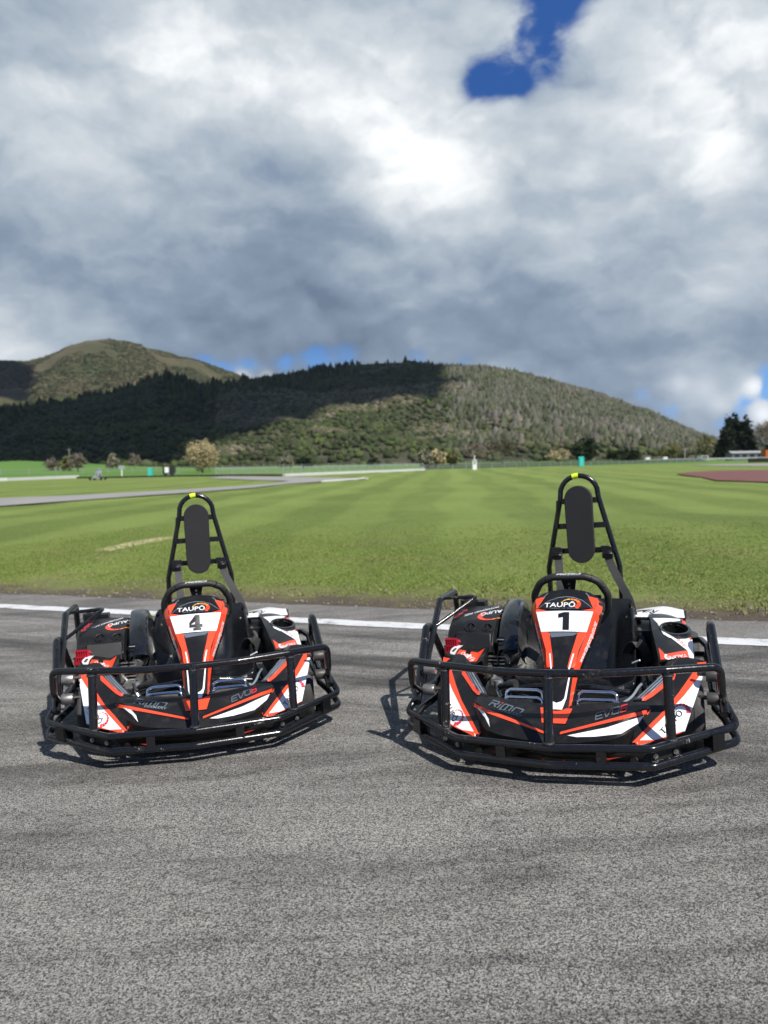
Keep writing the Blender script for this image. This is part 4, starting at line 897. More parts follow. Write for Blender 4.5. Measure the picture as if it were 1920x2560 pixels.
def build_kart(root):
    T = M['tube']; P = lambda n, s_=.7: None
    # ---------------- crash bar round the front
    up_ = [(-.630, .37, .245), (-.622, .265, .30), (-.62, .25, .412), (-.43, .150, .421), (-.20, .094, .418), (0, .084, .417), (.20, .094, .418), (.43, .150, .421), (.62, .25, .412), (.622, .265, .30), (.630, .37, .245)]
    MB().tube(up_, .0155, 14, fillet=.04).build('upper_rail', T, root, smooth=1)
    mid = [(-.60, .52, .235), (-.628, .40, .240), (-.672, .305, .166), (-.37, .048, .153), (0, 0, .153), (.37, .048, .153), (.672, .305, .166), (.628, .40, .240), (.60, .52, .235)]
    MB().tube(mid, .0152, 14, fillet=.045).build('middle_rail', T, root, smooth=1)
    low = [(-.60, .50, .17), (-.632, .41, .155), (-.674, .31, .105), (-.37, .046, .088), (0, 0, .088), (.37, .046, .088), (.674, .31, .105), (.632, .41, .155), (.60, .50, .17)]
    MB().tube(low, .0155, 14, fillet=.045).build('lower_rail', T, root, smooth=1)
    for x, y0, y1 in ((-.436, .112, .150), (0, .004, .084), (.436, .112, .150)):
        MB().tube([(x, y0, .155), (x*.995, y1, .412)], .0185, 12).build('bumper_post', T, root, smooth=1)
        for zz, yy in ((.170, y0+.004), (.402, y1)): MB().lathe([(-.006, .019), (0, .0235), (.006, .019)], (x, yy, zz), 'z', 12).build('weld_bead', M['weld'], root, smooth=1)
    for sx in (-1, 1):
        MB().box((sx*.585, .235, .132), (.055, .05, .06), Matrix.Rotation(sx*.7, 3, 'Z')).build('bumper_spacer', T, root)
        MB().box((sx*.19, .022, .120), (.036, .02, .05)).build('bumper_spacer', T, root)
        br = MB(); br.box((sx*.41, .115, .118), (.13, .012, .04), Matrix.Rotation(sx*.70, 3, 'Z')).build('bumper_bracket', M['darkmetal'], root)
        for q in (.375, .445):
            c = (sx*q, .082+(q-.375)*.84-.0, .118); m = MB()
            m.tube([(c[0], c[1]-.002, c[2]), (c[0]+sx*.005, c[1]-.012, c[2])], .010, 10); m.tube([(c[0]+sx*.005, c[1]-.012, c[2]), (c[0]+sx*.007, c[1]-.016, c[2])], .005, 8); m.build('bolt', M['steel'], root, smooth=.6)
    # ---------------- side hoops and guards
    for sx in (-1, 1):
        h = [(sx*.632, .33, .20), (sx*.606, .74, .455), (sx*.604, .80, .455), (sx*.615, .92, .22)]
        if sx < 0: h = [(-.632, .33, .20), (-.690, .70, .455), (-.692, .77, .45), (-.665, .92, .22)]
        MB().tube(h, .0185, 12, fillet=.05).build('side_hoop', T, root, smooth=1)
        MB().tube([(sx*.60, .50, .17), (sx*.60, .62, .18), (sx*.592, 1.10, .17)], .015, 10, fillet=.05).build('side_bar', T, root, smooth=1)
        MB().tube([(sx*.604, .52, .235), (sx*.602, .66, .25), (sx*.59, .9, .33), (sx*.565, 1.0, .335), (sx*.50, 1.12, .30)], .015, 10, fillet=.05).build('side_bar', T, root, smooth=1)
        MB().tube([(sx*.60, .66, .235), (sx*.585, .92, .285), (sx*.50, 1.06, .25)], .015, 10, fillet=.05).build('side_bar', T, root, smooth=1)
        for yy, zz in ((.405, .238), (.445, .322)):
            r_ = MB(); r_.lathe([(.570, .012), (.570, .023), (.574, .025), (.618, .025), (.622, .023), (.622, .012)], (0, yy, zz), 'x', 18)
            if sx < 0: r_.v = [(-a, b, c) for a, b, c in r_.v]
            r_.build('spacer_roller', M['steel'] if sx < 0 else M['roller'], root, smooth=.6)
            MB().tube([(sx*.54, yy+.02, zz), (sx*.625, yy, zz)], .009, 8).build('spacer_bolt', M['darkmetal'], root)
    MB().tube([(-.632, .385, .235), (-.698, .985, .540), (-.698, 1.27, .536), (-.705, 1.34, .32), (-.60, 1.36, .17)], .0165, 12, fillet=.03).build('engine_guard', T, root, smooth=1)
    MB().tube([(-.698, 1.03, .541), (-.56, 1.035, .545), (-.508, 1.02, .550), (-.515, .98, .545), (-.675, .79, .440)], .0095, 10, fillet=.03).build('guard_handle', T, root, smooth=1)

    # ---------------- nose cone
    st_ = [(-.395, [(.335, .215), (.325, .205), (.315, .175), (.300, .130)]), (-.335, [(.283, .254), (.240, .242), (.218, .200), (.212, .120)]), (-.25, [(.272, .251), (.150, .222), (.090, .176), (.105, .110)]),
           (-.12, [(.257, .241), (.108, .191), (.066, .158), (.082, .104)]), (0, [(.250, .237), (.094, .181), (.060, .150), (.076, .102)])]
    st_ = st_ + [(-x, r) for x, r in reversed(st_[:-1])]
    cols_ = [catmull([(x, *r[k]) for x, r in st_], 5) for k in range(4)]
    rows = []
    for a, b in ((0, 1), (1, 2), (2, 3)):
        for q in range(4):
            t = q/4; rows.append([tuple(np.array(u_)*(1-t)+np.array(w_)*t) for u_, w_ in zip(cols_[a], cols_[b])])
    rows.append(cols_[3])
    lipback = [(p[0]*.98, p[1]+.05, p[2]-.012) for p in cols_[0]]
    rows.insert(0, lipback)
    nose = MB().grid(rows).build('nose_cone', M['plastic'], root, smooth=.42)
    if sum((p.normal*p.area for p in nose.data.polygons), Vector()).y > 0: nose.data.flip_normals()
    shell(nose, .004, 0)
    nb = bvh_of(nose)
    def N_(name, polys, mat, **k_):
        o = stick(name, polys, nb, mat, **k_)
        if o: o.parent = nose
        return o
    oR = [(.032, .203), (.031, .195), (.345, .284), (.370, .251), (.381, .263), (.359, .300)]
    N_('trim_stripe', [oR[:3]+[(.348, .300)], [(.345, .284), (.368, .252), (.381, .263), (.359, .302)], mirror(oR[:3]+[(.348, .300)])], M['red'])
    N_('trim_stripe', [mirror([(.345, .284), (.368, .252), (.381, .263), (.359, .302)])], M['red'])
    N_('white_flash', [[(.060, .192), (.205, .228), (.335, .276), (.318, .249), (.258, .208), (.165, .193), (.095, .188)]], M['white'])
    N_('white_flash', [[(-.324, .282), (-.284, .268), (-.258, .239), (-.247, .208), (-.275, .243)]], M['white'])
    N_('tower_surround', [[(-.064, .292), (-.046, .234), (.046, .234), (.064, .292)]], M['red'])
    a, b_ = logo_evo(); N_('lettering', place(a, (.210, .283), R(19), .0235, .0245), M['steelgrey'], step=.03, lift=.0022); N_('lettering', place(b_, (.210, .283), R(19), .0235, .0245), M['darkred'], step=.03, lift=.0022)
    a, b_ = logo_rimo(); N_('lettering', place(a, (-.205, .288), R(-14), .0305, .0235), M['steelgrey'], step=.03, lift=.0022); N_('lettering', place(b_, (-.205, .288), R(-14), .0305, .0235), M['darkred'], step=.03, lift=.0022)
    N_('lettering', place(text_polys('GERMANY', .017, .008, .3, 1.15), (-.182, .266), R(-13), 1.15, .8), M['pgrey'], step=.03, lift=.0022)
    # undertray behind the rails
    ut = panel('undertray', [(-.36, .10, .135), (0, .075, .118), (.36, .10, .135), (-.31, .12, .062), (0, .10, .055), (.31, .12, .062)], [(0, 1, 4, 3), (1, 2, 5, 4)], M['plastic'], root, bev=0)
    for q in ([(-.245, .116), (-.190, .110), (-.192, .101)], [(-.150, .102), (-.109, .090), (-.140, .086)], [(.257, .124), (.180, .112), (.181, .102)], [(.140, .100), (.085, .094), (.10, .088)], [(-.045, .10), (-.035, .10), (-.052, .075), (-.062, .075)], [(.045, .10), (.035, .10), (.022, .075), (.032, .075)]): stick('trim_stripe', [q], ut, M['red'])

    # ---------------- fairings over the front wheels
    fv = [(.435, .55, .330), (.295, .29, .257), (.325, .283, .258), (.470, .570, .358),
          (.505, .605, .354), (.583, .604, .337), (.570, .550, .312), (.484, .212, .166), (.310, .095, .140), (.295, .108, .150), (.359, .216, .189), (.419, .311, .224), (.469, .409, .263), (.529, .539, .314), (.40, .56, .22), (.27, .31, .17)]
    ff = [(0, 1, 2, 3), (2, 10, 11, 12), (2, 12, 3), (3, 12, 13, 4), (2, 9, 10), (4, 13, 6, 5), (13, 12, 7, 6), (12, 11, 7), (11, 10, 8, 7), (10, 9, 8), (14, 15, 1, 0)]
    for sx in (-1, 1):
        fr = panel('front_fairing', [(sx*a, b, c) for a, b, c in fv], ff, M['plastic'], root, .004, .004, out=(sx*.5, -1, .7), smooth=.35)
        fb = bvh_of(fr); sg = (lambda L: L) if sx > 0 else mirror
        def F_(name, polys, mat, **k_):
            o = stick(name, polys, fb, mat, **k_); o.parent = fr; return o
        F_('white_panel', [sg([(.571, .469), (.566, .466), (.483, .357), (.403, .269), (.339, .203), (.302, .166), (.312, .1645), (.483, .226)])], M['white'], lift=.0020)
        F_('red_stripe', [sg([(.529, .465), (.566, .466), (.483, .357), (.403, .269), (.339, .203), (.302, .166), (.2965, .1775), (.359, .246), (.419, .309), (.469, .376)])], M['red'], lift=.0022)
        F_('red_corner', [sg([(.540, .498), (.578, .504), (.572, .478), (.560, .478)])], M['red'], lift=.0022)
        F_('red_hem', [sg([(.483, .2275), (.312, .1665), (.312, .1615), (.484, .2215)])], M['red'], lift=.0034)
        F_('red_line', [sg([(.456, .446), (.445, .446), (.389, .390), (.327, .341), (.299, .331), (.341, .334), (.368, .351), (.450, .424)])], M['red'], lift=.0034)
        F_('grey_panel', [sg([(.444, .447), (.394, .441), (.288, .326), (.322, .337), (.386, .388)])], M['dgrey'], lift=.0020)
        F_('grey_lines', [sg(q) for w0 in (.430, .418, .407) for q in stroke([(w0, .440), (w0-.052, .385), (w0-.100, .335)], .0035)], M['pgrey'], lift=.0034)
        cT, aT, cG, aG = ((-.455, .264), -50, (-.418, .236), -52) if sx < 0 else ((.437, .256), 48, (.474, .296), 35)
        F_('lettering', place(text_polys('TAUPŌ', .034, .010), cT, R(aT), 1.0, .9), M['ink'], lift=.0040)
        F_('gauge_print', place(gauge(), cG, R(aG), .034, .032), M['darkred'], lift=.0036)
        F_('small_print', place(text_polys('EXPERIENCE THE EXCEPTIONAL', .0062, 0), (cT[0]+sx*.012, cT[1]-.016), R(aT)), M['pgrey'], step=.03, lift=.0036)

    # ---------------- steering tower with the number plate
    rw = [(.742, .628, .028, .034), (.738, .624, .066, .074), (.726, .615, .104, .114), (.706, .600, .134, .152), (.690, .590, .139, .166), (.650, .570, .134, .168), (.612, .548, .127, .160), (.553, .470, .100, .134), (.470, .402, .072, .100), (.400, .352, .056, .080), (.300, .280, .050, .066), (.220, .224, .047, .056), (.205, .205, .040, .046)]
    rows = []
    for i, (y, z, w, wo) in enumerate(rw):
        dy, dz = (.012, -.010) if i < 3 else (.055, -.030)
        if i == 3: dy, dz = .035, -.022
        if i > 9: dy, dz = .045, -.02
        bulge = .010 if 2 < i < 7 else .006
        rows.append([(-wo, y+dy, z+dz), (-w, y, z), (-w*.5, y-bulge*.7, z+bulge*.5), (0, y-bulge, z+bulge*.6), (w*.5, y-bulge*.7, z+bulge*.5), (w, y, z), (wo, y+dy, z+dz)])
    tower = MB().grid(rows).build('steering_tower', M['plastic'], root, smooth=.5)
    if sum((p.normal*p.area for p in tower.data.polygons), Vector()).y > 0: tower.data.flip_normals()
    shell(tower, .004, .004); tb = bvh_of(tower)
    ctr = [(q[0], q[1]) for q in rw]; cum = [0]
    for a, b in zip(ctr, ctr[1:]): cum.append(cum[-1]+math.hypot(a[0]-b[0], a[1]-b[1]))
    # s runs down the tower in metres from the crest; row positions for reference
    def tow(a, s): return Vector((a, float(np.interp(-s, cum, [c[0] for c in ctr])), float(np.interp(-s, cum, [c[1] for c in ctr]))))
    def Tw(name, polys, mat, **k_):
        k_.setdefault('vd', (0, .80, -.60)); o = stick(name, polys, tb, mat, to3=tow, **k_)
        if o: o.parent = tower
        return o
    sp_, sb_ = -cum[6], -cum[7]; s5 = -cum[9]; s6 = -cum[11]; sc = -cum[4]
    Tw('number_plate', [[(-.126, sp_), (.126, sp_), (.099, sb_), (-.099, sb_)]], M['white'], lift=.0024)
    hh = sp_-sb_
    Tw('visor_print', [[(-.118, sp_+.024), (-.075, sp_+.072), (-.035, sp_+.093), (0, sp_+.098), (.035, sp_+.093), (.075, sp_+.072), (.118, sp_+.024), (.06, sp_+.012), (0, sp_+.008), (-.06, sp_+.012)]], M['ink'], lift=.0022)
    Tw('visor_edge', [[(-.121, sp_+.024), (-.076, sp_+.0755), (-.035, sp_+.097), (0, sp_+.102), (.035, sp_+.097), (.076, sp_+.0755), (.121, sp_+.024), (.118, sp_+.024), (.075, sp_+.072), (.035, sp_+.093), (0, sp_+.098), (-.035, sp_+.093), (-.075, sp_+.072), (-.118, sp_+.024)]], M['pgrey'], lift=.0016)
    for sx in (-1, 1):
        sg = (lambda L: L) if sx > 0 else mirror
        Tw('red_corner', [sg([(.096, sc+.018), (.140, sc+.004), (.140, sp_+.030), (.124, sp_+.024)])], M['red'], lift=.0016)
        Tw('red_band', [sg([(.127, sp_+.022), (.137, sp_+.030), (.128, sp_), (.100, sb_), (.070, s5+.095), (.058, s5), (.030, s5+.0), (.036, s5+.052), (.062, sb_-.004), (.097, sb_), (.126, sp_), (.078, sp_+.006)])], M['red'], lift=.0014)
        Tw('white_line', [sg([(.047, s5+.075), (.053, s5+.075), (.040, s5-.01), (.034, s5-.01)]), sg([(.041, s5-.02), (.046, s5-.02), (.037, s6+.06), (.029, s6+.06)]), sg([(.0, s6+.035), (.020, s6+.045), (.029, s6+.06), (.037, s6+.06), (.024, s6+.004), (.0, s6+.004)])], M['white'], lift=.0026)
        Tw('grey_tick', [sg(q) for q in stroke([(.088, sc+.036), (.104, sc+.012)], .006)], M['grey'], lift=.0018)
        # red side facets with the web address
        fac = [sg([(.1395, sc-.004), (.166, sc-.004), (.168, -cum[5]), (.160, sp_), (.134, sb_), (.100, -cum[8]), (.080, s5), (.066, -cum[10]), (.056, s6), (.0475, s6), (.0505, -cum[10]), (.0565, s5), (.0725, -cum[8]), (.1005, sb_), (.1275, sp_), (.1345, -cum[5])])]
        Tw('red_side', fac, M['red'], lift=.0012, vd=(-sx*.25, .80, -.60))
        A0, A1 = (.075, s5+.02), (.146, sp_-.012); ang = math.atan2(A1[1]-A0[1], A1[0]-A0[0])
        c_ = ((A0[0]+A1[0])/2, (A0[1]+A1[1])/2)
        tp = place(text_polys('www.taupomp.co.nz', .0285, .006, .15, .92), (sx*c_[0], c_[1]), ang if sx > 0 else -ang, 1.0, .85)
        Tw('web_address', tp, M['white'], lift=.0028, vd=(-sx*.25, .80, -.60), step=.04)
        bolt(tower, tuple(tow(sx*.158, sp_-.004)+Vector((0, .03, -.012))), (sx*.5, -.7, .5), .007, M['darkmetal'])
    Tw('grey_wedge', [[(-.066, sb_-.004), (.066, sb_-.004), (.042, sb_-.022), (-.050, sb_-.032)]], M['grey'], lift=.0014)
    Tw('lettering', place(text_polys('TAUPŌ', .043, .011), (-.022, sp_+.039)), M['white'], step=.03, lift=.0034)
    gz_ = place(gauge(), (.026, sp_+.044), R(-4), .045, .040)
    Tw('gauge_print', gz_[6:], M['red'], step=.03, lift=.0034); Tw('gauge_print', gz_[3:6], M['orange'], step=.03, lift=.0034); Tw('gauge_print', gz_[:3], M['yellow'], step=.03, lift=.0034)
    Tw('small_print', place(text_polys('EXPERIENCE   THE   EXCEPTIONAL', .0072, .001, 0, 1.15), (0, sp_+.0165)), M['pgrey'], step=.05, lift=.0034)
    num = Tw('race_number', place(DIGIT['1'], (.0, (sp_+sb_)/2), 0, .080, hh*.86), M['ink'], step=.04, lift=.0036)
    num4 = Tw('race_number', place(DIGIT['4'], (.0, (sp_+sb_)/2), 0, .080, hh*.86), M['ink'], step=.04, lift=.0036)
    me4 = num4.data; bpy.data.objects.remove(num4)

    # ---------------- steering wheel
    wc = Vector((0, .842, .572)); wx = Vector((1, 0, 0)); wv = Vector((0, -.33, .944)); wn = wx.cross(wv)
    W2 = lambda a, b, c=0: wc+wx*a+wv*b+wn*c
    rim = [W2(a, b) for a, b in [(-.075, .112), (.075, .112), (.135, .085), (.172, .015), (.168, -.06), (.12, -.135), (.05, -.155), (-.05, -.155), (-.12, -.135), (-.168, -.06), (-.172, .015), (-.135, .085)]]
    wheel = MB().tube(fillet_path(rim, .07, True, 4), .0172, 14, closed=True).build('steering_wheel', M['grip'], root, smooth=1)
    for sx in (-1, 1):
        g = MB()
        for a, b in ((.098, .104), (.150, .058)): g.tube([W2(sx*a, b), W2(sx*(a+.004), b-.003)], .0179, 14)
        g.build('grip_seam', M['seat'], wheel, smooth=1)
    MB().add([W2(-.036, .104, -.004), W2(.036, .104, -.004), W2(.022, .03, -.004), W2(-.022, .03, -.004), W2(-.036, .104, .004), W2(.036, .104, .004), W2(.022, .03, .004), W2(-.022, .03, .004)], [(0, 1, 2, 3), (7, 6, 5, 4), (0, 4, 5, 1), (1, 5, 6, 2), (2, 6, 7, 3), (3, 7, 4, 0)]).build('wheel_bracket', M['satin'], wheel, smooth=None)
    for a, b, c in ((0, .03, 0), (-.14, .0, 0), (.14, .0, 0)):
        MB().tube([W2(0, 0, -.01), W2(a, b, 0)], .010, 8).build('spoke', M['satin'], wheel)
    for b in (.078, .056): bolt(wheel, W2(0, b, .005 if wn.y < 0 else -.005), wn if wn.y < 0 else -wn, .006)
    wb = bvh_of(wheel); wd = wn if wn.y > 0 else -wn
    for pl, m_ in zip(logo_rimo(), (M['white'], M['white'])):
        o = stick('lettering', place(pl, (0, .116), 0, .0235, .0165), wb, m_, to3=lambda a, b: W2(a, b), vd=(0, .75, -.66), step=.03, lift=.0020); o.parent = wheel
    o = stick('lettering', place(text_polys('GERMANY', .011, .003, .3, 1.2), (.022, .102), 0, 1.0, .7), wb, M['pgrey'], to3=lambda a, b: W2(a, b), vd=(0, .75, -.66), step=.05, lift=.0020); o.parent = wheel
    MB().tube([W2(0, 0, 0), (0, .45, .25), (0, .30, .14)], .011, 10).build('steering_column', M['satin'], root)

    # ---------------- seat shell
    cp_ = [(1.315, .478, .235), (1.285, .40, .245), (1.245, .30, .25), (1.17, .18, .255), (1.05, .115, .265), (.90, .105, .275), (.78, .135, .28), (.715, .185, .27)]
    rim_ = [(1.255, .485), (1.20, .46), (1.13, .405), (1.04, .345), (.94, .29), (.84, .250), (.76, .228), (.722, .212)]
    rows = []
    for (y, z, w), (ry, rz) in zip(cp_, rim_):
        r_ = []
        for q in np.linspace(-1, 1, 17):
            a = abs(q); t = sm((a-.52)/.48); xx = math.copysign(min(1, a*1.12)*w, q) if a < .9 else math.copysign(w*(1.0), q)
            r_.append((xx, y*(1-t)+ry*t, z*(1-t)+rz*t))
        r_.insert(0, (r_[0][0]-.018, r_[0][1]+.006, r_[0][2]-.012)); r_.append((r_[-1][0]+.018, r_[-1][1]+.006, r_[-1][2]-.012))
        r_.insert(0, (r_[0][0]-.006, r_[0][1]+.03, r_[0][2]-.06)); r_.append((r_[-1][0]+.006, r_[-1][1]+.03, r_[-1][2]-.06))
        rows.append(r_)
    last = rows[-1]; rows.append([(x*1.0, y-.018, z-.010) for x, y, z in last]); rows.append([(x*.98, y-.014, z-.06) for x, y, z in last])
    rows = [list(map(tuple, np.array(c))) for c in rows]
    seat = MB().grid(rows).build('seat', M['seat'], root, smooth=1.2); sm_ = seat.modifiers.new('sub', 'SUBSURF'); sm_.levels = 1; sm_.render_levels = 2
    for sx in (-1, 1):
        for yy, zz in ((1.22, .40),): bolt(seat, (sx*.228, yy-.02, zz), (-sx, -.3, 0), .009)
        MB().tube([(sx*.27, 1.0, .2), (sx*.30, .98, .08)], .010, 8).build('seat_stay', T, root)
    for sx in (-1, 1):
        MB().tube([(sx*.24, 1.2, .47), (sx*.30, 1.32, .3), (sx*.30, 1.36, .12)], .011, 8, fillet=.05).build('seat_stay', T, root)

    # ---------------- roll hoop and head pad
    arch = [(-.192, 1.42, .08), (-.187, 1.41, .638), (-.101, 1.395, 1.010)]
    for i in range(1, 12):
        a = math.pi-math.pi*i/12; arch.append((.099*math.cos(a), 1.398, 1.035+.098*math.sin(a)))
    arch += [(.101, 1.395, 1.010), (.187, 1.41, .638), (.192, 1.42, .08)]
    MB().tube(fillet_path(arch[:3], .06)[:-1]+arch[2:-2]+fillet_path(arch[-3:], .06)[1:], .0142, 14).build('roll_hoop', T, root, smooth=1)
    MB().tube([(.099*math.cos(math.pi*(.5+q)), 1.398, 1.035+.098*math.sin(math.pi*(.5+q))) for q in (-.035+.03, 0.03, .04+.03, .07+.03)], .0152, 14).build('marker_tape', M['lime'], root, smooth=1)
    pv = []
    for i in range(13): a = math.pi*i/12; pv.append((.073*math.cos(a), 1.008+.073*math.sin(a)))
    for i in range(13): a = math.pi+math.pi*i/12; pv.append((.070*math.cos(a), .737+.072*math.sin(a)))
    mb = MB(); n = len(pv)
    for d_, sc_ in ((1.372, 1), (1.341, 1), (1.336, .95)): mb.v += [(a*sc_ if sc_ < 1 else a, d_, (b-.872)*(.985 if sc_ < 1 else 1)+.872) for a, b in pv]
    for lv in range(2):
        for j in range(n): mb.f.append((lv*n+j, lv*n+(j+1) % n, (lv+1)*n+(j+1) % n, (lv+1)*n+j))
    mb.f.append(tuple(range(n-1, -1, -1))); mb.f.append(tuple(range(2*n, 3*n)))
    mb.build('head_pad', M['foam'], root, smooth=.6)
    for z in (.998, .863, .728):
        hw = float(np.interp(z, [.638, 1.01], [.187, .101]))
        MB().box((0, 1.388, z), (hw*2, .006, .030)).build('pad_bracket', T, root)
    MB().tube([(-.112, 1.374, 1.005), (-.124, 1.374, .855)], .009, 10).build('holder_tube', T, root)
    # shoulder belts
    belts = {}
    def strap(pts, w, name, tw=None, mat=M['belt']):
        Pp = [Vector(p) for p in catmull(pts, 6)]; L_ = []; R_ = []
        for i, p in enumerate(Pp):
            t = (Pp[min(i+1, len(Pp)-1)]-Pp[max(i-1, 0)]).normalized(); f_ = i/(len(Pp)-1)
            ax = Vector((1, 0, 0)); 
            if tw: ax = Matrix.Rotation(tw[0]*(1-f_)+tw[1]*f_, 3, t) @ ax
            ax = (ax-t*ax.dot(t)).normalized(); L_.append(tuple(p-ax*w/2)); R_.append(tuple(p+ax*w/2))
        o = MB().grid([L_, R_]).build(name, mat, root, smooth=None); m_ = o.modifiers.new('thickness', 'SOLIDIFY'); m_.thickness = .003; m_.offset = 0; return o
    for sx in (-1, 1):
        bx = sx*.128
        if sx > 0: s_ = strap([(bx, 1.384, .745), (bx+.004, 1.362, .735), (bx+.018, 1.345, .66), (.195, 1.30, .56), (.240, 1.262, .470), (.262, 1.22, .36)], .042, 'shoulder_belt', (0, .5))
        else: s_ = strap([(bx, 1.384, .745), (bx+.004, 1.362, .735), (bx+.006, 1.34, .66), (bx+.012, 1.30, .55), (bx+.01, 1.28, .40)], .042, 'shoulder_belt', (0, .15))
        b_ = MB(); b_.box((bx, 1.362, .738), (.055, .014, .030)); b_.box((bx+sx*.006, 1.350, .702), (.054, .016, .030), Matrix.Rotation(.2, 3, 'X')); b_.tube([(bx-.027, 1.356, .722), (bx+.027, 1.356, .722)], .004, 6)
        o = b_.build('belt_buckle', M['buckle'], s_, smooth=.5); o.modifiers.new('edge_round', 'BEVEL').width = .003
    # lap belts lying loose
    s_ = strap([(-.30, .98, .26), (-.26, .90, .305), (-.205, .83, .300), (-.165, .80, .285)], .046, 'lap_belt', (.2, .9))
    b_ = MB().box((-.160, .797, .285), (.012, .05, .05), Matrix.Rotation(.5, 3, 'Y')); b_.build('belt_buckle', M['steel'], s_, smooth=.5)
    s_ = strap([(.225, 1.02, .26), (.255, .98, .315), (.285, .96, .325), (.315, .97, .29), (.32, 1.0, .22)], .044, 'lap_belt', (.2, -.3))
    MB().tube(catmull([(.262, 1.21, .42), (.275, 1.17, .33), (.30, 1.10, .30), (.325, 1.04, .27)], 5), .003, 6).build('buckle_cord', M['buckle'], root); MB().tube([(.30, 1.10, .315), (.318, 1.08, .285)], .008, 8).build('cord_clip', M['pgrey'], root)

    # ---------------- pedals
    for sx in (-1, 1):
        c = sx*.152
        for k_, (yy, zz, w_) in enumerate(((.355, .262, .082), (.325, .238, .086))):
            MB().tube([(c-w_, yy-.02, zz-.055), (c-w_*.93, yy, zz-.006), (c-w_*.70, yy+.004, zz+.002), (c+w_*.70, yy+.004, zz+.002), (c+w_*.93, yy, zz-.006), (c+w_, yy-.02, zz-.055)], .0075, 10, fillet=.02).build('pedal_bar', M['chrome'], root, smooth=1)
        MB().box((c, .37, .205), (.15, .012, .06), Matrix.Rotation(-.5, 3, 'X')).build('pedal_plate', M['darkmetal'], root)
        for q in (-.03, .03): MB().lathe([(-.012, .012), (.0, .016), (.014, .014)], (c+q, .31, .212), 'z', 12).build('pedal_bush', M['darkmetal'], root)

    # ---------------- floor, frame tubes and running gear
    MB().box((0, .62, .060), (.66, .78, .006)).build('floor_tray', M['floor'], root, smooth=None)
    fr_ = MB()
    for sx in (-1, 1): fr_.tube([(sx*.30, .10, .085), (sx*.33, .34, .085), (sx*.33, .9, .085), (sx*.27, 1.5, .10)], .015, 10, fillet=.08)
    for yy in (.34, .66, 1.1, 1.46): fr_.tube([(-.33, yy, .085), (.33, yy, .085)], .014, 8)
    fr_.build('chassis_frame', T, root, smooth=1)
    MB().tube([(-.30, .60, .19), (-.10, .58, .215), (.10, .58, .215), (.26, .60, .19)], .016, 10, fillet=.05).build('knee_rail', T, root, smooth=1)
    MB().tube([(-.46, .505, .136), (.46, .505, .136)], .012, 8).build('front_axle', M['steel'], root); MB().tube([(-.46, 1.35, .14), (.46, 1.35, .14)], .016, 10).build('rear_axle', M['steel'], root)
    for sx in (-1, 1): MB().tube([(0, .40, .15), (sx*.43, .55, .13)], .007, 8).build('tie_rod', M['alu'], root)
    for sx in (-1, 1):
        for yy, w_, rr in ((.505, .060, .136), (1.36, .095, .146)):
            cx = sx*(.500 if yy < 1 else .465)
            prof = [(-w_, rr*.55), (-w_, rr*.82), (-w_*.92, rr*.94), (-w_*.70, rr), (-w_*.34, rr*1.003), (-w_*.33, rr*.985), (-w_*.28, rr*.985), (-w_*.27, rr*1.004), (w_*.27, rr*1.004), (w_*.28, rr*.985), (w_*.33, rr*.985), (w_*.34, rr*1.003), (w_*.70, rr), (w_*.92, rr*.94), (w_, rr*.82), (w_, rr*.55)]
            ty = MB().lathe(prof, (cx, yy, rr), 'x', 40).build('tyre', M['rubber'], root, smooth=.8)
            MB().lathe([(-w_*.8, .02), (-w_*.8, rr*.55), (-w_*.6, rr*.5), (w_*.6, rr*.5), (w_*.8, rr*.55), (w_*.8, .02)], (cx, yy, rr), 'x', 24).build('rim', M['darkmetal'], ty, smooth=.6)

    # ---------------- right hand pod with its filler bowl
    inn = [(.390, .62, .325), (.375, .75, .360), (.355, .92, .395), (.340, 1.10, .415), (.33, 1.22, .412)]
    out_ = [(.535, .65, .328), (.532, .80, .350), (.522, .95, .380), (.505, 1.10, .394), (.495, 1.22, .396)]
    cup = Vector((.455, .955, .392)); cr0 = .060
    vs, fs = [], []
    ri, ro = catmull(inn, 5), catmull(out_, 5); m_ = 9; rows = []
    low_i = [(a[0]-.01, a[1], .16) for a in ri]; low_o = [(a[0]+.006, a[1], a[2]-.10) for a in ro]
    for a, b, li, lo in zip(ri, ro, low_i, low_o):
        mid_ = [tuple(np.array(a)*(1-t)+np.array(b)*t+np.array((0, 0, .010*math.sin(math.pi*t)))) for t in np.linspace(0, 1, m_)]
        rows.append([li, tuple((np.array(li)+np.array(a))/2)]+mid_+[lo])
    pod = MB().grid(rows).build('side_pod', M['plastic'], root, smooth=.5, fix=True)
    if sum((p.normal*p.area for p in pod.data.polygons), Vector()).z < 0: pod.data.flip_normals()
    pb = bvh_of(pod)
    # bowl: cut the opening and hang a deep cup in it
    bm = bmesh.new(); bm.from_mesh(pod.data)
    for _ in range(2):
        es = [e for e in bm.edges if all((Vector((v.co.x-cup.x, v.co.y-cup.y)).length < .11 and v.co.z > .30) for v in e.verts)]
        bmesh.ops.subdivide_edges(bm, edges=es, cuts=1, use_grid_fill=True)
    bmesh.ops.delete(bm, geom=[f for f in bm.faces if (Vector((f.calc_center_median().x-cup.x, (f.calc_center_median().y-cup.y)*.85)).length < cr0*.90 and f.calc_center_median().z > .30)], context='FACES')
    bm.to_mesh(pod.data); bm.free(); shell(pod, .004, 0)
    slope = Vector((0, -.17, .985)).normalized(); sx_ = Vector((1, 0, -.10)).normalized(); sy_ = slope.cross(sx_).normalized()
    bowl = MB(); rr_ = []
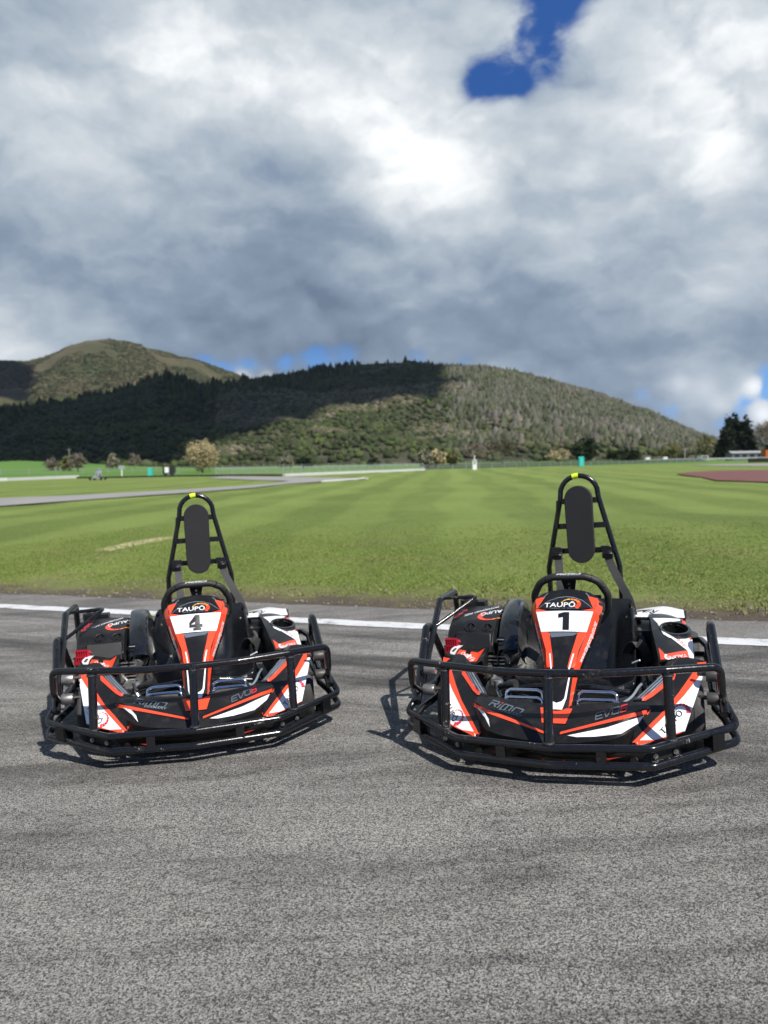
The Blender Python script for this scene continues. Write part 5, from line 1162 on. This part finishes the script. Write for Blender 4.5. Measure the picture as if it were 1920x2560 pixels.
    for rad, dep in ((cr0*1.22, .000), (cr0*1.14, .010), (cr0*.99, .010), (cr0*.95, -.02), (cr0*.90, -.065), (cr0*.5, -.072), (.002, -.07)):
        rr_.append([tuple(cup+sx_*math.cos(q)*rad+sy_*math.sin(q)*rad*1.12+slope*dep) for q in np.linspace(0, 2*math.pi, 29)[:-1]])
    bowl.grid(rr_, closed=True).build('filler_bowl', M['gloss'], pod, smooth=.9)
    MB().lathe([(0, .026), (.012, .026), (.014, .020)], tuple(cup+slope*-.066), 'z', 16).build('filler_cap', M['satin'], pod)
    def Pd(name, polys, mat, **k_):
        o = stick(name, polys, pb, mat, **k_)
        if o: o.parent = pod
        return o
    def cutcup(poly): return poly
    Pd('white_print', [[(.352, .735), (.478, .735), (.478, .722), (.420, .706), (.400, .688), (.392, .668), (.378, .70)]], M['white'])
    Pd('white_print', [[(.394, .662), (.405, .640), (.430, .622), (.462, .615), (.500, .618), (.532, .628), (.552, .512), (.512, .524), (.505, .559), (.447, .612)]], M['white'], lift=.0020)
    Pd('red_print', [[(.386, .570), (.414, .538), (.503, .559), (.512, .526), (.545, .515), (.54, .495), (.40, .490)]], M['red'], lift=.0018)
    Pd('red_print', [[(.512, .626), (.536, .628), (.556, .512), (.545, .560)], [(.478, .735), (.516, .735), (.520, .700), (.500, .715)]], M['red'], lift=.0022)
    for q in ((.470, .610), (.483, .598), (.492, .585)):
        Pd('round_emblem', place([sector((0, 0), .75, 1, 0, R(180), 8), sector((0, 0), .75, 1, R(180), R(360), 8)]+stroke([(-.5, -.2), (0, .3), (.5, -.2)], .25), q, 0, .0070, .0062), M['darkred'], step=0, lift=.003)
    Pd('lettering', place(text_polys('TAUPŌ', .025, .008), (.462, .528), R(190), 1, .75), M['white'], step=.03, lift=.003)
    Pd('gauge_print', place(gauge(), (.434, .529), R(190), .024, .018), M['white'], step=.03, lift=.003)
    # tail wing of the pod
    tw = MB(); R0 = catmull([(.255, 1.20, .398), (.36, 1.17, .398), (.505, 1.15, .402)], 6); R1_ = catmull([(.252, 1.28, .410), (.37, 1.27, .424), (.51, 1.24, .425)], 6); R2_ = catmull([(.255, 1.36, .402), (.40, 1.37, .420), (.495, 1.33, .405)], 6)
    tail = tw.grid([R0, R1_, R2_]).build('tail_wing', M['plastic'], root, smooth=1); 
    if sum((p.normal*p.area for p in tail.data.polygons), Vector()).z < 0: tail.data.flip_normals()
    shell(tail, .010, .003); tbv = bvh_of(tail)
    dn = dict(to3=lambda a, b: Vector((a, b, .6)), vd=(0, 0, -1))
    o = stick('white_print', [[(.258, 1.203), (.500, 1.155), (.490, 1.32), (.395, 1.362), (.258, 1.355)]], tbv, M['white'], **dn); o.parent = tail
    o = stick('lettering', place(text_polys('RiMO', .06, .02, .3), (.31, 1.27), R(150)), tbv, M['ink'], lift=.003, **dn); o.parent = tail

    # ---------------- left stub pod ahead of the engine
    lv = [(-.395, .615, .322), (-.43, .60, .305), (-.545, .63, .330), (-.600, .66, .322), (-.575, .80, .345), (-.53, .815, .350), (-.455, .80, .330), (-.40, .78, .345), (-.39, .66, .20), (-.60, .68, .22)]
    lp = panel('stub_pod', lv, [(0, 1, 7), (1, 6, 7), (1, 2, 5, 6), (2, 3, 4, 5), (0, 7, 8), (3, 9, 4)], M['plastic'], root, .004, .005, out=(0, -.5, 1)); lb = bvh_of(lp)
    def Lp(name, polys, mat, **k_):
        o = stick(name, polys, lb, mat, **k_); o.parent = lp; return o
    Lp('white_print', [[(-.566, .524), (-.590, .545), (-.572, .569), (-.529, .578), (-.544, .550), (-.540, .520)]], M['white']); Lp('red_print', [[(-.535, .517), (-.534, .549), (-.449, .536), (-.418, .560), (-.425, .490), (-.462, .485)]], M['red'], lift=.002)
    Lp('lettering', place(text_polys('TAUPŌ', .026, .008), (-.478, .516), R(155), 1, .8), M['white'], step=.03, lift=.003)
    Lp('gauge_print', place(gauge(), (-.462, .508), R(155), .022, .018), M['white'], step=.03, lift=.003)

    # ---------------- engine with its cover
    # profile along y for the cover's upper surface, swept between left and right edges
    pr = [(1.26, .40), (1.24, .455), (1.15, .466), (1.02, .452), (.93, .438), (.885, .424), (.845, .398), (.80, .352), (.795, .318)]
    rows = []
    for i, (y, z) in enumerate(pr):
        zl = z if i < 7 else (z if i == 7 else z)
        xl, xr = -.668+.115*max(0, (1.15-y)/.35)*.42, -.388+.03*max(0, (1.15-y)/.35)*.4
        rows.append([(xl+.006, y, z-.09), (xl-.002, y, z-.03), (xl+.012, y, z-.004), (xl+.04, y, z)]+[(xl+.04+(xr-xl-.08)*t, y-.004*math.sin(math.pi*t), z+.006*math.sin(math.pi*t)) for t in (.2, .4, .6, .8)]+[(xr-.04, y, z), (xr-.012, y, z-.004), (xr, y, z-.03), (xr, y, z-.09)])
    ec = MB().grid(rows).build('engine_cover', M['satin'], root, smooth=.55)
    if sum((p.normal*p.area for p in ec.data.polygons), Vector()).z < 0: ec.data.flip_normals()
    eb = bvh_of(ec); shell(ec, .005, .003)
    # raised front box with two round recesses
    bx = [(-.575, .822, .405), (-.395, .822, .402), (-.390, .782, .312), (-.530, .782, .318), (-.550, .787, .352), (-.575, .793, .362)]
    bxb = [(a, b+.06, c) for a, b, c in bx]; n = 6
    fbx = panel('cover_box', bx+bxb, [(0, 1, 2, 3, 4, 5)]+[(i, (i+1) % n, n+(i+1) % n, n+i) for i in range(n)], M['satin'], root, 0, .007, out=(0, -1, .5), smooth=.4); fbv = bvh_of(fbx)
    for q in ((-.502, .640), (-.415, .640)):
        pass
    for q in ((-.510, .666), (-.425, .664)):
        p0 = uvp(*q); hit = eb.ray_cast(p0-VD*1.5, VD, 4); c0 = Vector(hit[0]); nn = Vector((0, -.62, .78))
        b_ = MB(); rr_ = []; ax = Vector((1, 0, 0)); ay = nn.cross(ax)
        for rad, dep in ((.029, .001), (.026, .004), (.0225, .003), (.020, -.016), (.001, -.018)):
            rr_.append([tuple(c0+ax*math.cos(t)*rad+ay*math.sin(t)*rad+nn*(dep+.004)) for t in np.linspace(0, 2*math.pi, 23)[:-1]])
        b_.grid(rr_, closed=True).build('vent_recess', M['satin'], ec, smooth=.8)
        MB().tube([tuple(c0+ay*-.017+nn*.004), tuple(c0+ay*.017+nn*.004)], .005, 8).build('vent_rib', M['satin'], ec)
    def En(name, polys, mat, **k_):
        o = stick(name, polys, eb, mat, step=k_.pop('step', .03), lift=.003, **k_)
        if o: o.parent = ec
        return o
    for q in ((-.592, .772), (-.603, .752), (-.612, .730)):
        En('round_emblem', place([sector((0, 0), .74, 1, 0, R(180), 8), sector((0, 0), .74, 1, R(180), R(360), 8)]+stroke([(-.45, -.25), (0, .35), (.45, -.25)], .3)+stroke([(-.45, .2), (.45, .2)], .2), q, R(-160), .0135, .0090), M['darkred'], step=0)
    En('gauge_print', place(gauge(), (-.437, .742), R(188), .062, .032)[3:], M['red']); En('gauge_print', place(gauge(), (-.437, .742), R(188), .062, .032)[:3], M['orange'])
    En('lettering', place(text_polys('TAUPŌ', .038, .010), (-.432, .764), R(195), 1, .75), M['white'])
    En('lettering', place(text_polys('MOTORSPORT PARK', .019, .006), (-.500, .770), R(203), .9, .9), M['white'])
    # belt and air duct cover
    dp = [(1.26, .43), (1.235, .488), (1.18, .502), (1.08, .486), (.99, .462), (.92, .440), (.86, .408), (.80, .366), (.765, .335)]
    rows = []
    for i, (y, z) in enumerate(dp):
        f_ = i/(len(dp)-1); xl, xr = -.405+.045*f_, -.292+.045*f_
        rows.append([(xl-.004, y+.01, z-.13+.04*f_), (xl, y, z-.03), (xl+.010, y, z-.006), (xl+.022, y, z)]+[(xl+.022+(xr-xl-.044)*t, y, z+.003*math.sin(math.pi*t)) for t in (.33, .66)]+[(xr-.022, y, z), (xr-.008, y+.002, z-.008), (xr+.010, y+.01, z-.05), (xr+.026, y+.02, z-.14+.06*f_)])
    dc = MB().grid(rows).build('belt_cover', M['gloss'], root, smooth=.55)
    if sum((p.normal*p.area for p in dc.data.polygons), Vector()).z < 0: dc.data.flip_normals()
    dbv = bvh_of(dc); shell(dc, .005, .002)
    hit = dbv.ray_cast(uvp(-.342, .596)-VD*1.5, VD, 4); c0 = Vector(hit[0]) if hit[0] else Vector((-.34, .8, .36)); nn = Vector((0, -.7, .7)); ax = Vector((1, 0, 0)); ay = nn.cross(ax); rr_ = []
    for rad, dep in ((.026, 0), (.023, .004), (.020, .002), (.018, -.02)): rr_.append([tuple(c0+ax*math.cos(t)*rad+ay*math.sin(t)*rad+nn*(dep+.003)) for t in np.linspace(0, 2*math.pi, 23)[:-1]])
    MB().grid(rr_, closed=True).build('inspection_hole', M['gloss'], dc, smooth=.8)
    MB().lathe([(0, .0), (.001, .0175)], tuple(c0+nn*.004), 'y', 18).build('pulley_face', M['satin'], dc); MB().box(tuple(c0+nn*.006+ay*.003), (.030, .004, .012), Matrix.Rotation(.75, 3, 'X')).build('pulley_rib', M['alu'], dc)
    # reservoir behind, block, fins, starter housing, hoses
    rs = MB(); rs.lathe([(0, .045), (.02, .050), (.045, .048), (.05, .03), (.055, .026), (.068, .026), (.07, .02)], (-.605, 1.22, .452), 'z', 20); rs.box((-.575, 1.24, .462), (.12, .07, .05)); rs.build('reservoir', M['satin'], root, smooth=.6)
    eng = MB().box((-.45, .98, .22), (.20, .24, .20)).build('engine_block', M['darkmetal'], root, smooth=None)
    for i in range(7): MB().box((-.385+.0, .835, .185+i*.018), (.11, .09, .006)).build('cooling_fin', M['alu'], eng, smooth=None)
    MB().box((-.36, .84, .15), (.12, .10, .03)).build('sump_casting', M['alu'], root); 
    g_ = MB(); g_.lathe([(0, .03), (.02, .045), (.07, .045), (.085, .03)], (-.375, .72, .15), 'y', 18); g_.box((-.35, .70, .20), (.05, .05, .03)); g_.box((-.40, .74, .235), (.03, .04, .05)); g_.tube([(-.40, .72, .26), (-.36, .74, .20), (-.34, .78, .16)], .008, 8, fillet=.02); g_.build('carburettor', M['alu'], root, smooth=.6)
    MB().tube([(-.33, .80, .28), (-.30, .86, .30), (-.275, .96, .33)], .032, 14).build('exhaust_pipe', M['alu'], root, smooth=1); MB().tube([(-.29, .80, .20), (-.28, 1.1, .22)], .040, 16).build('silencer', M['steel'], root, smooth=1)
    sh = MB(); sh.lathe([(.790, .0), (.790, .055), (.800, .062), (.86, .062)], (-.575, 0, .315), 'y', 24); stt = sh.build('starter_housing', M['recoil'], root, smooth=.6)
    MB().box((-.592, .800, .345), (.062, .012, .075)).build('starter_backing', M['ink'], stt, smooth=None)
    for i in range(6): MB().box((-.620+i*.0112, .786, .345), (.0045, .012, .078)).build('starter_slat', M['recoil'], stt, smooth=None)
    for i in range(3): MB().box((-.592, .784, .312+i*.033), (.062, .010, .005)).build('starter_bar', M['recoil'], stt, smooth=None)
    MB().tube([(-.57, .772, .318), (-.54, .768, .322), (-.53, .776, .33)], .008, 8).build('pull_handle', M['recoil'], stt)
    MB().tube(catmull([(-.60, .80, .30), (-.63, .74, .26), (-.62, .66, .22), (-.58, .62, .20)], 6), .012, 8).build('engine_hose', M['grip'], root, smooth=1); MB().tube([(-.56, .86, .37), (-.63, .80, .33)], .013, 10).build('starter_lever', M['satin'], root, smooth=1)
    mc = MB(); mc.tube([(-.285, .46, .245), (-.235, .435, .262)], .016, 12); mc.tube([(-.235, .435, .262), (-.20, .42, .270)], .022, 14); mc.build('master_cylinder', M['darkmetal'], root, smooth=.8)
    m2 = MB(); m2.tube([(-.29, .47, .27), (-.285, .465, .235)], .022, 14); m2.tube([(-.305, .48, .24), (-.285, .46, .20)], .012, 10); m2.build('brake_union', M['alu'], root, smooth=.8)
    MB().tube(catmull([(.20, .40, .18), (.27, .50, .20), (.30, .62, .215), (.32, .76, .20)], 6), .006, 8).build('brake_hose', M['pgrey'], root, smooth=1)
    MB().tube(catmull([(-.30, .48, .20), (-.33, .6, .14), (-.3, .8, .12)], 6), .005, 8).build('fuel_line', M['grip'], root, smooth=1)
    MB().tube([(.265, .80, .27), (.300, .78, .29)], .004, 8).build('cable_tie', M['white'], root)
    MB().box((.30, 1.22, .26), (.10, .30, .20)).build('battery_box', M['satin'], root, smooth=.3)
    MB().tube(catmull([(.28, 1.10, .36), (.31, 1.06, .30), (.30, 1.02, .20)], 6), .018, 10).build('overflow_hose', M['grip'], root, smooth=1)
    for q in range(6): MB().tube([(.205+q*.006, .60, .20+q*.002), (.208+q*.006, .60, .20+q*.002)], .012, 8).build('spring_coil', M['steel'], root)
    return num, me4

MT = Matrix.Translation((0, 0, CAM_H)) @ Matrix(((0.9991582459474896, -0.002657182496836445, -0.040935790407841045), (0.002657182496836445, 0.9999964682041375, -5.440983273154176e-05), (0.040935790407841045, -5.440983273154176e-05, 0.999161777743352))).to_4x4() @ Matrix.Translation((0, 0, -CAM_H))
def pose(x, y, yaw, roll): return MT @ Matrix.Translation((x, y, 0)) @ Matrix.Rotation(R(yaw), 4, 'Z') @ Matrix.Rotation(R(roll), 4, 'Y')
kart1 = empty('go_kart'); num1, mesh4 = build_kart(kart1)
tag(kart1, 'right hand go-kart with number 1 plate and harness strap slanting to its seat', 'go kart', 'go-karts parked on the track')
def copy_tree(o, parent=None):
    c = o.copy(); COL.objects.link(c)
    if parent is not None: c.parent = parent; c.matrix_parent_inverse = o.matrix_parent_inverse.copy()
    for ch in list(o.children): copy_tree(ch, c)
    return c
kart4 = copy_tree(kart1); kart4['label'] = 'left hand go-kart with number 4 plate, turned towards the other kart'
for ch in kart4.children_recursive:
    if ch.data is num1.data: ch.data = mesh4
kart1.matrix_world = pose(.572, 2.8469, -21.2, -1.1855)
kart4.matrix_world = pose(-.874, 3.2764, 11.2, .7147)
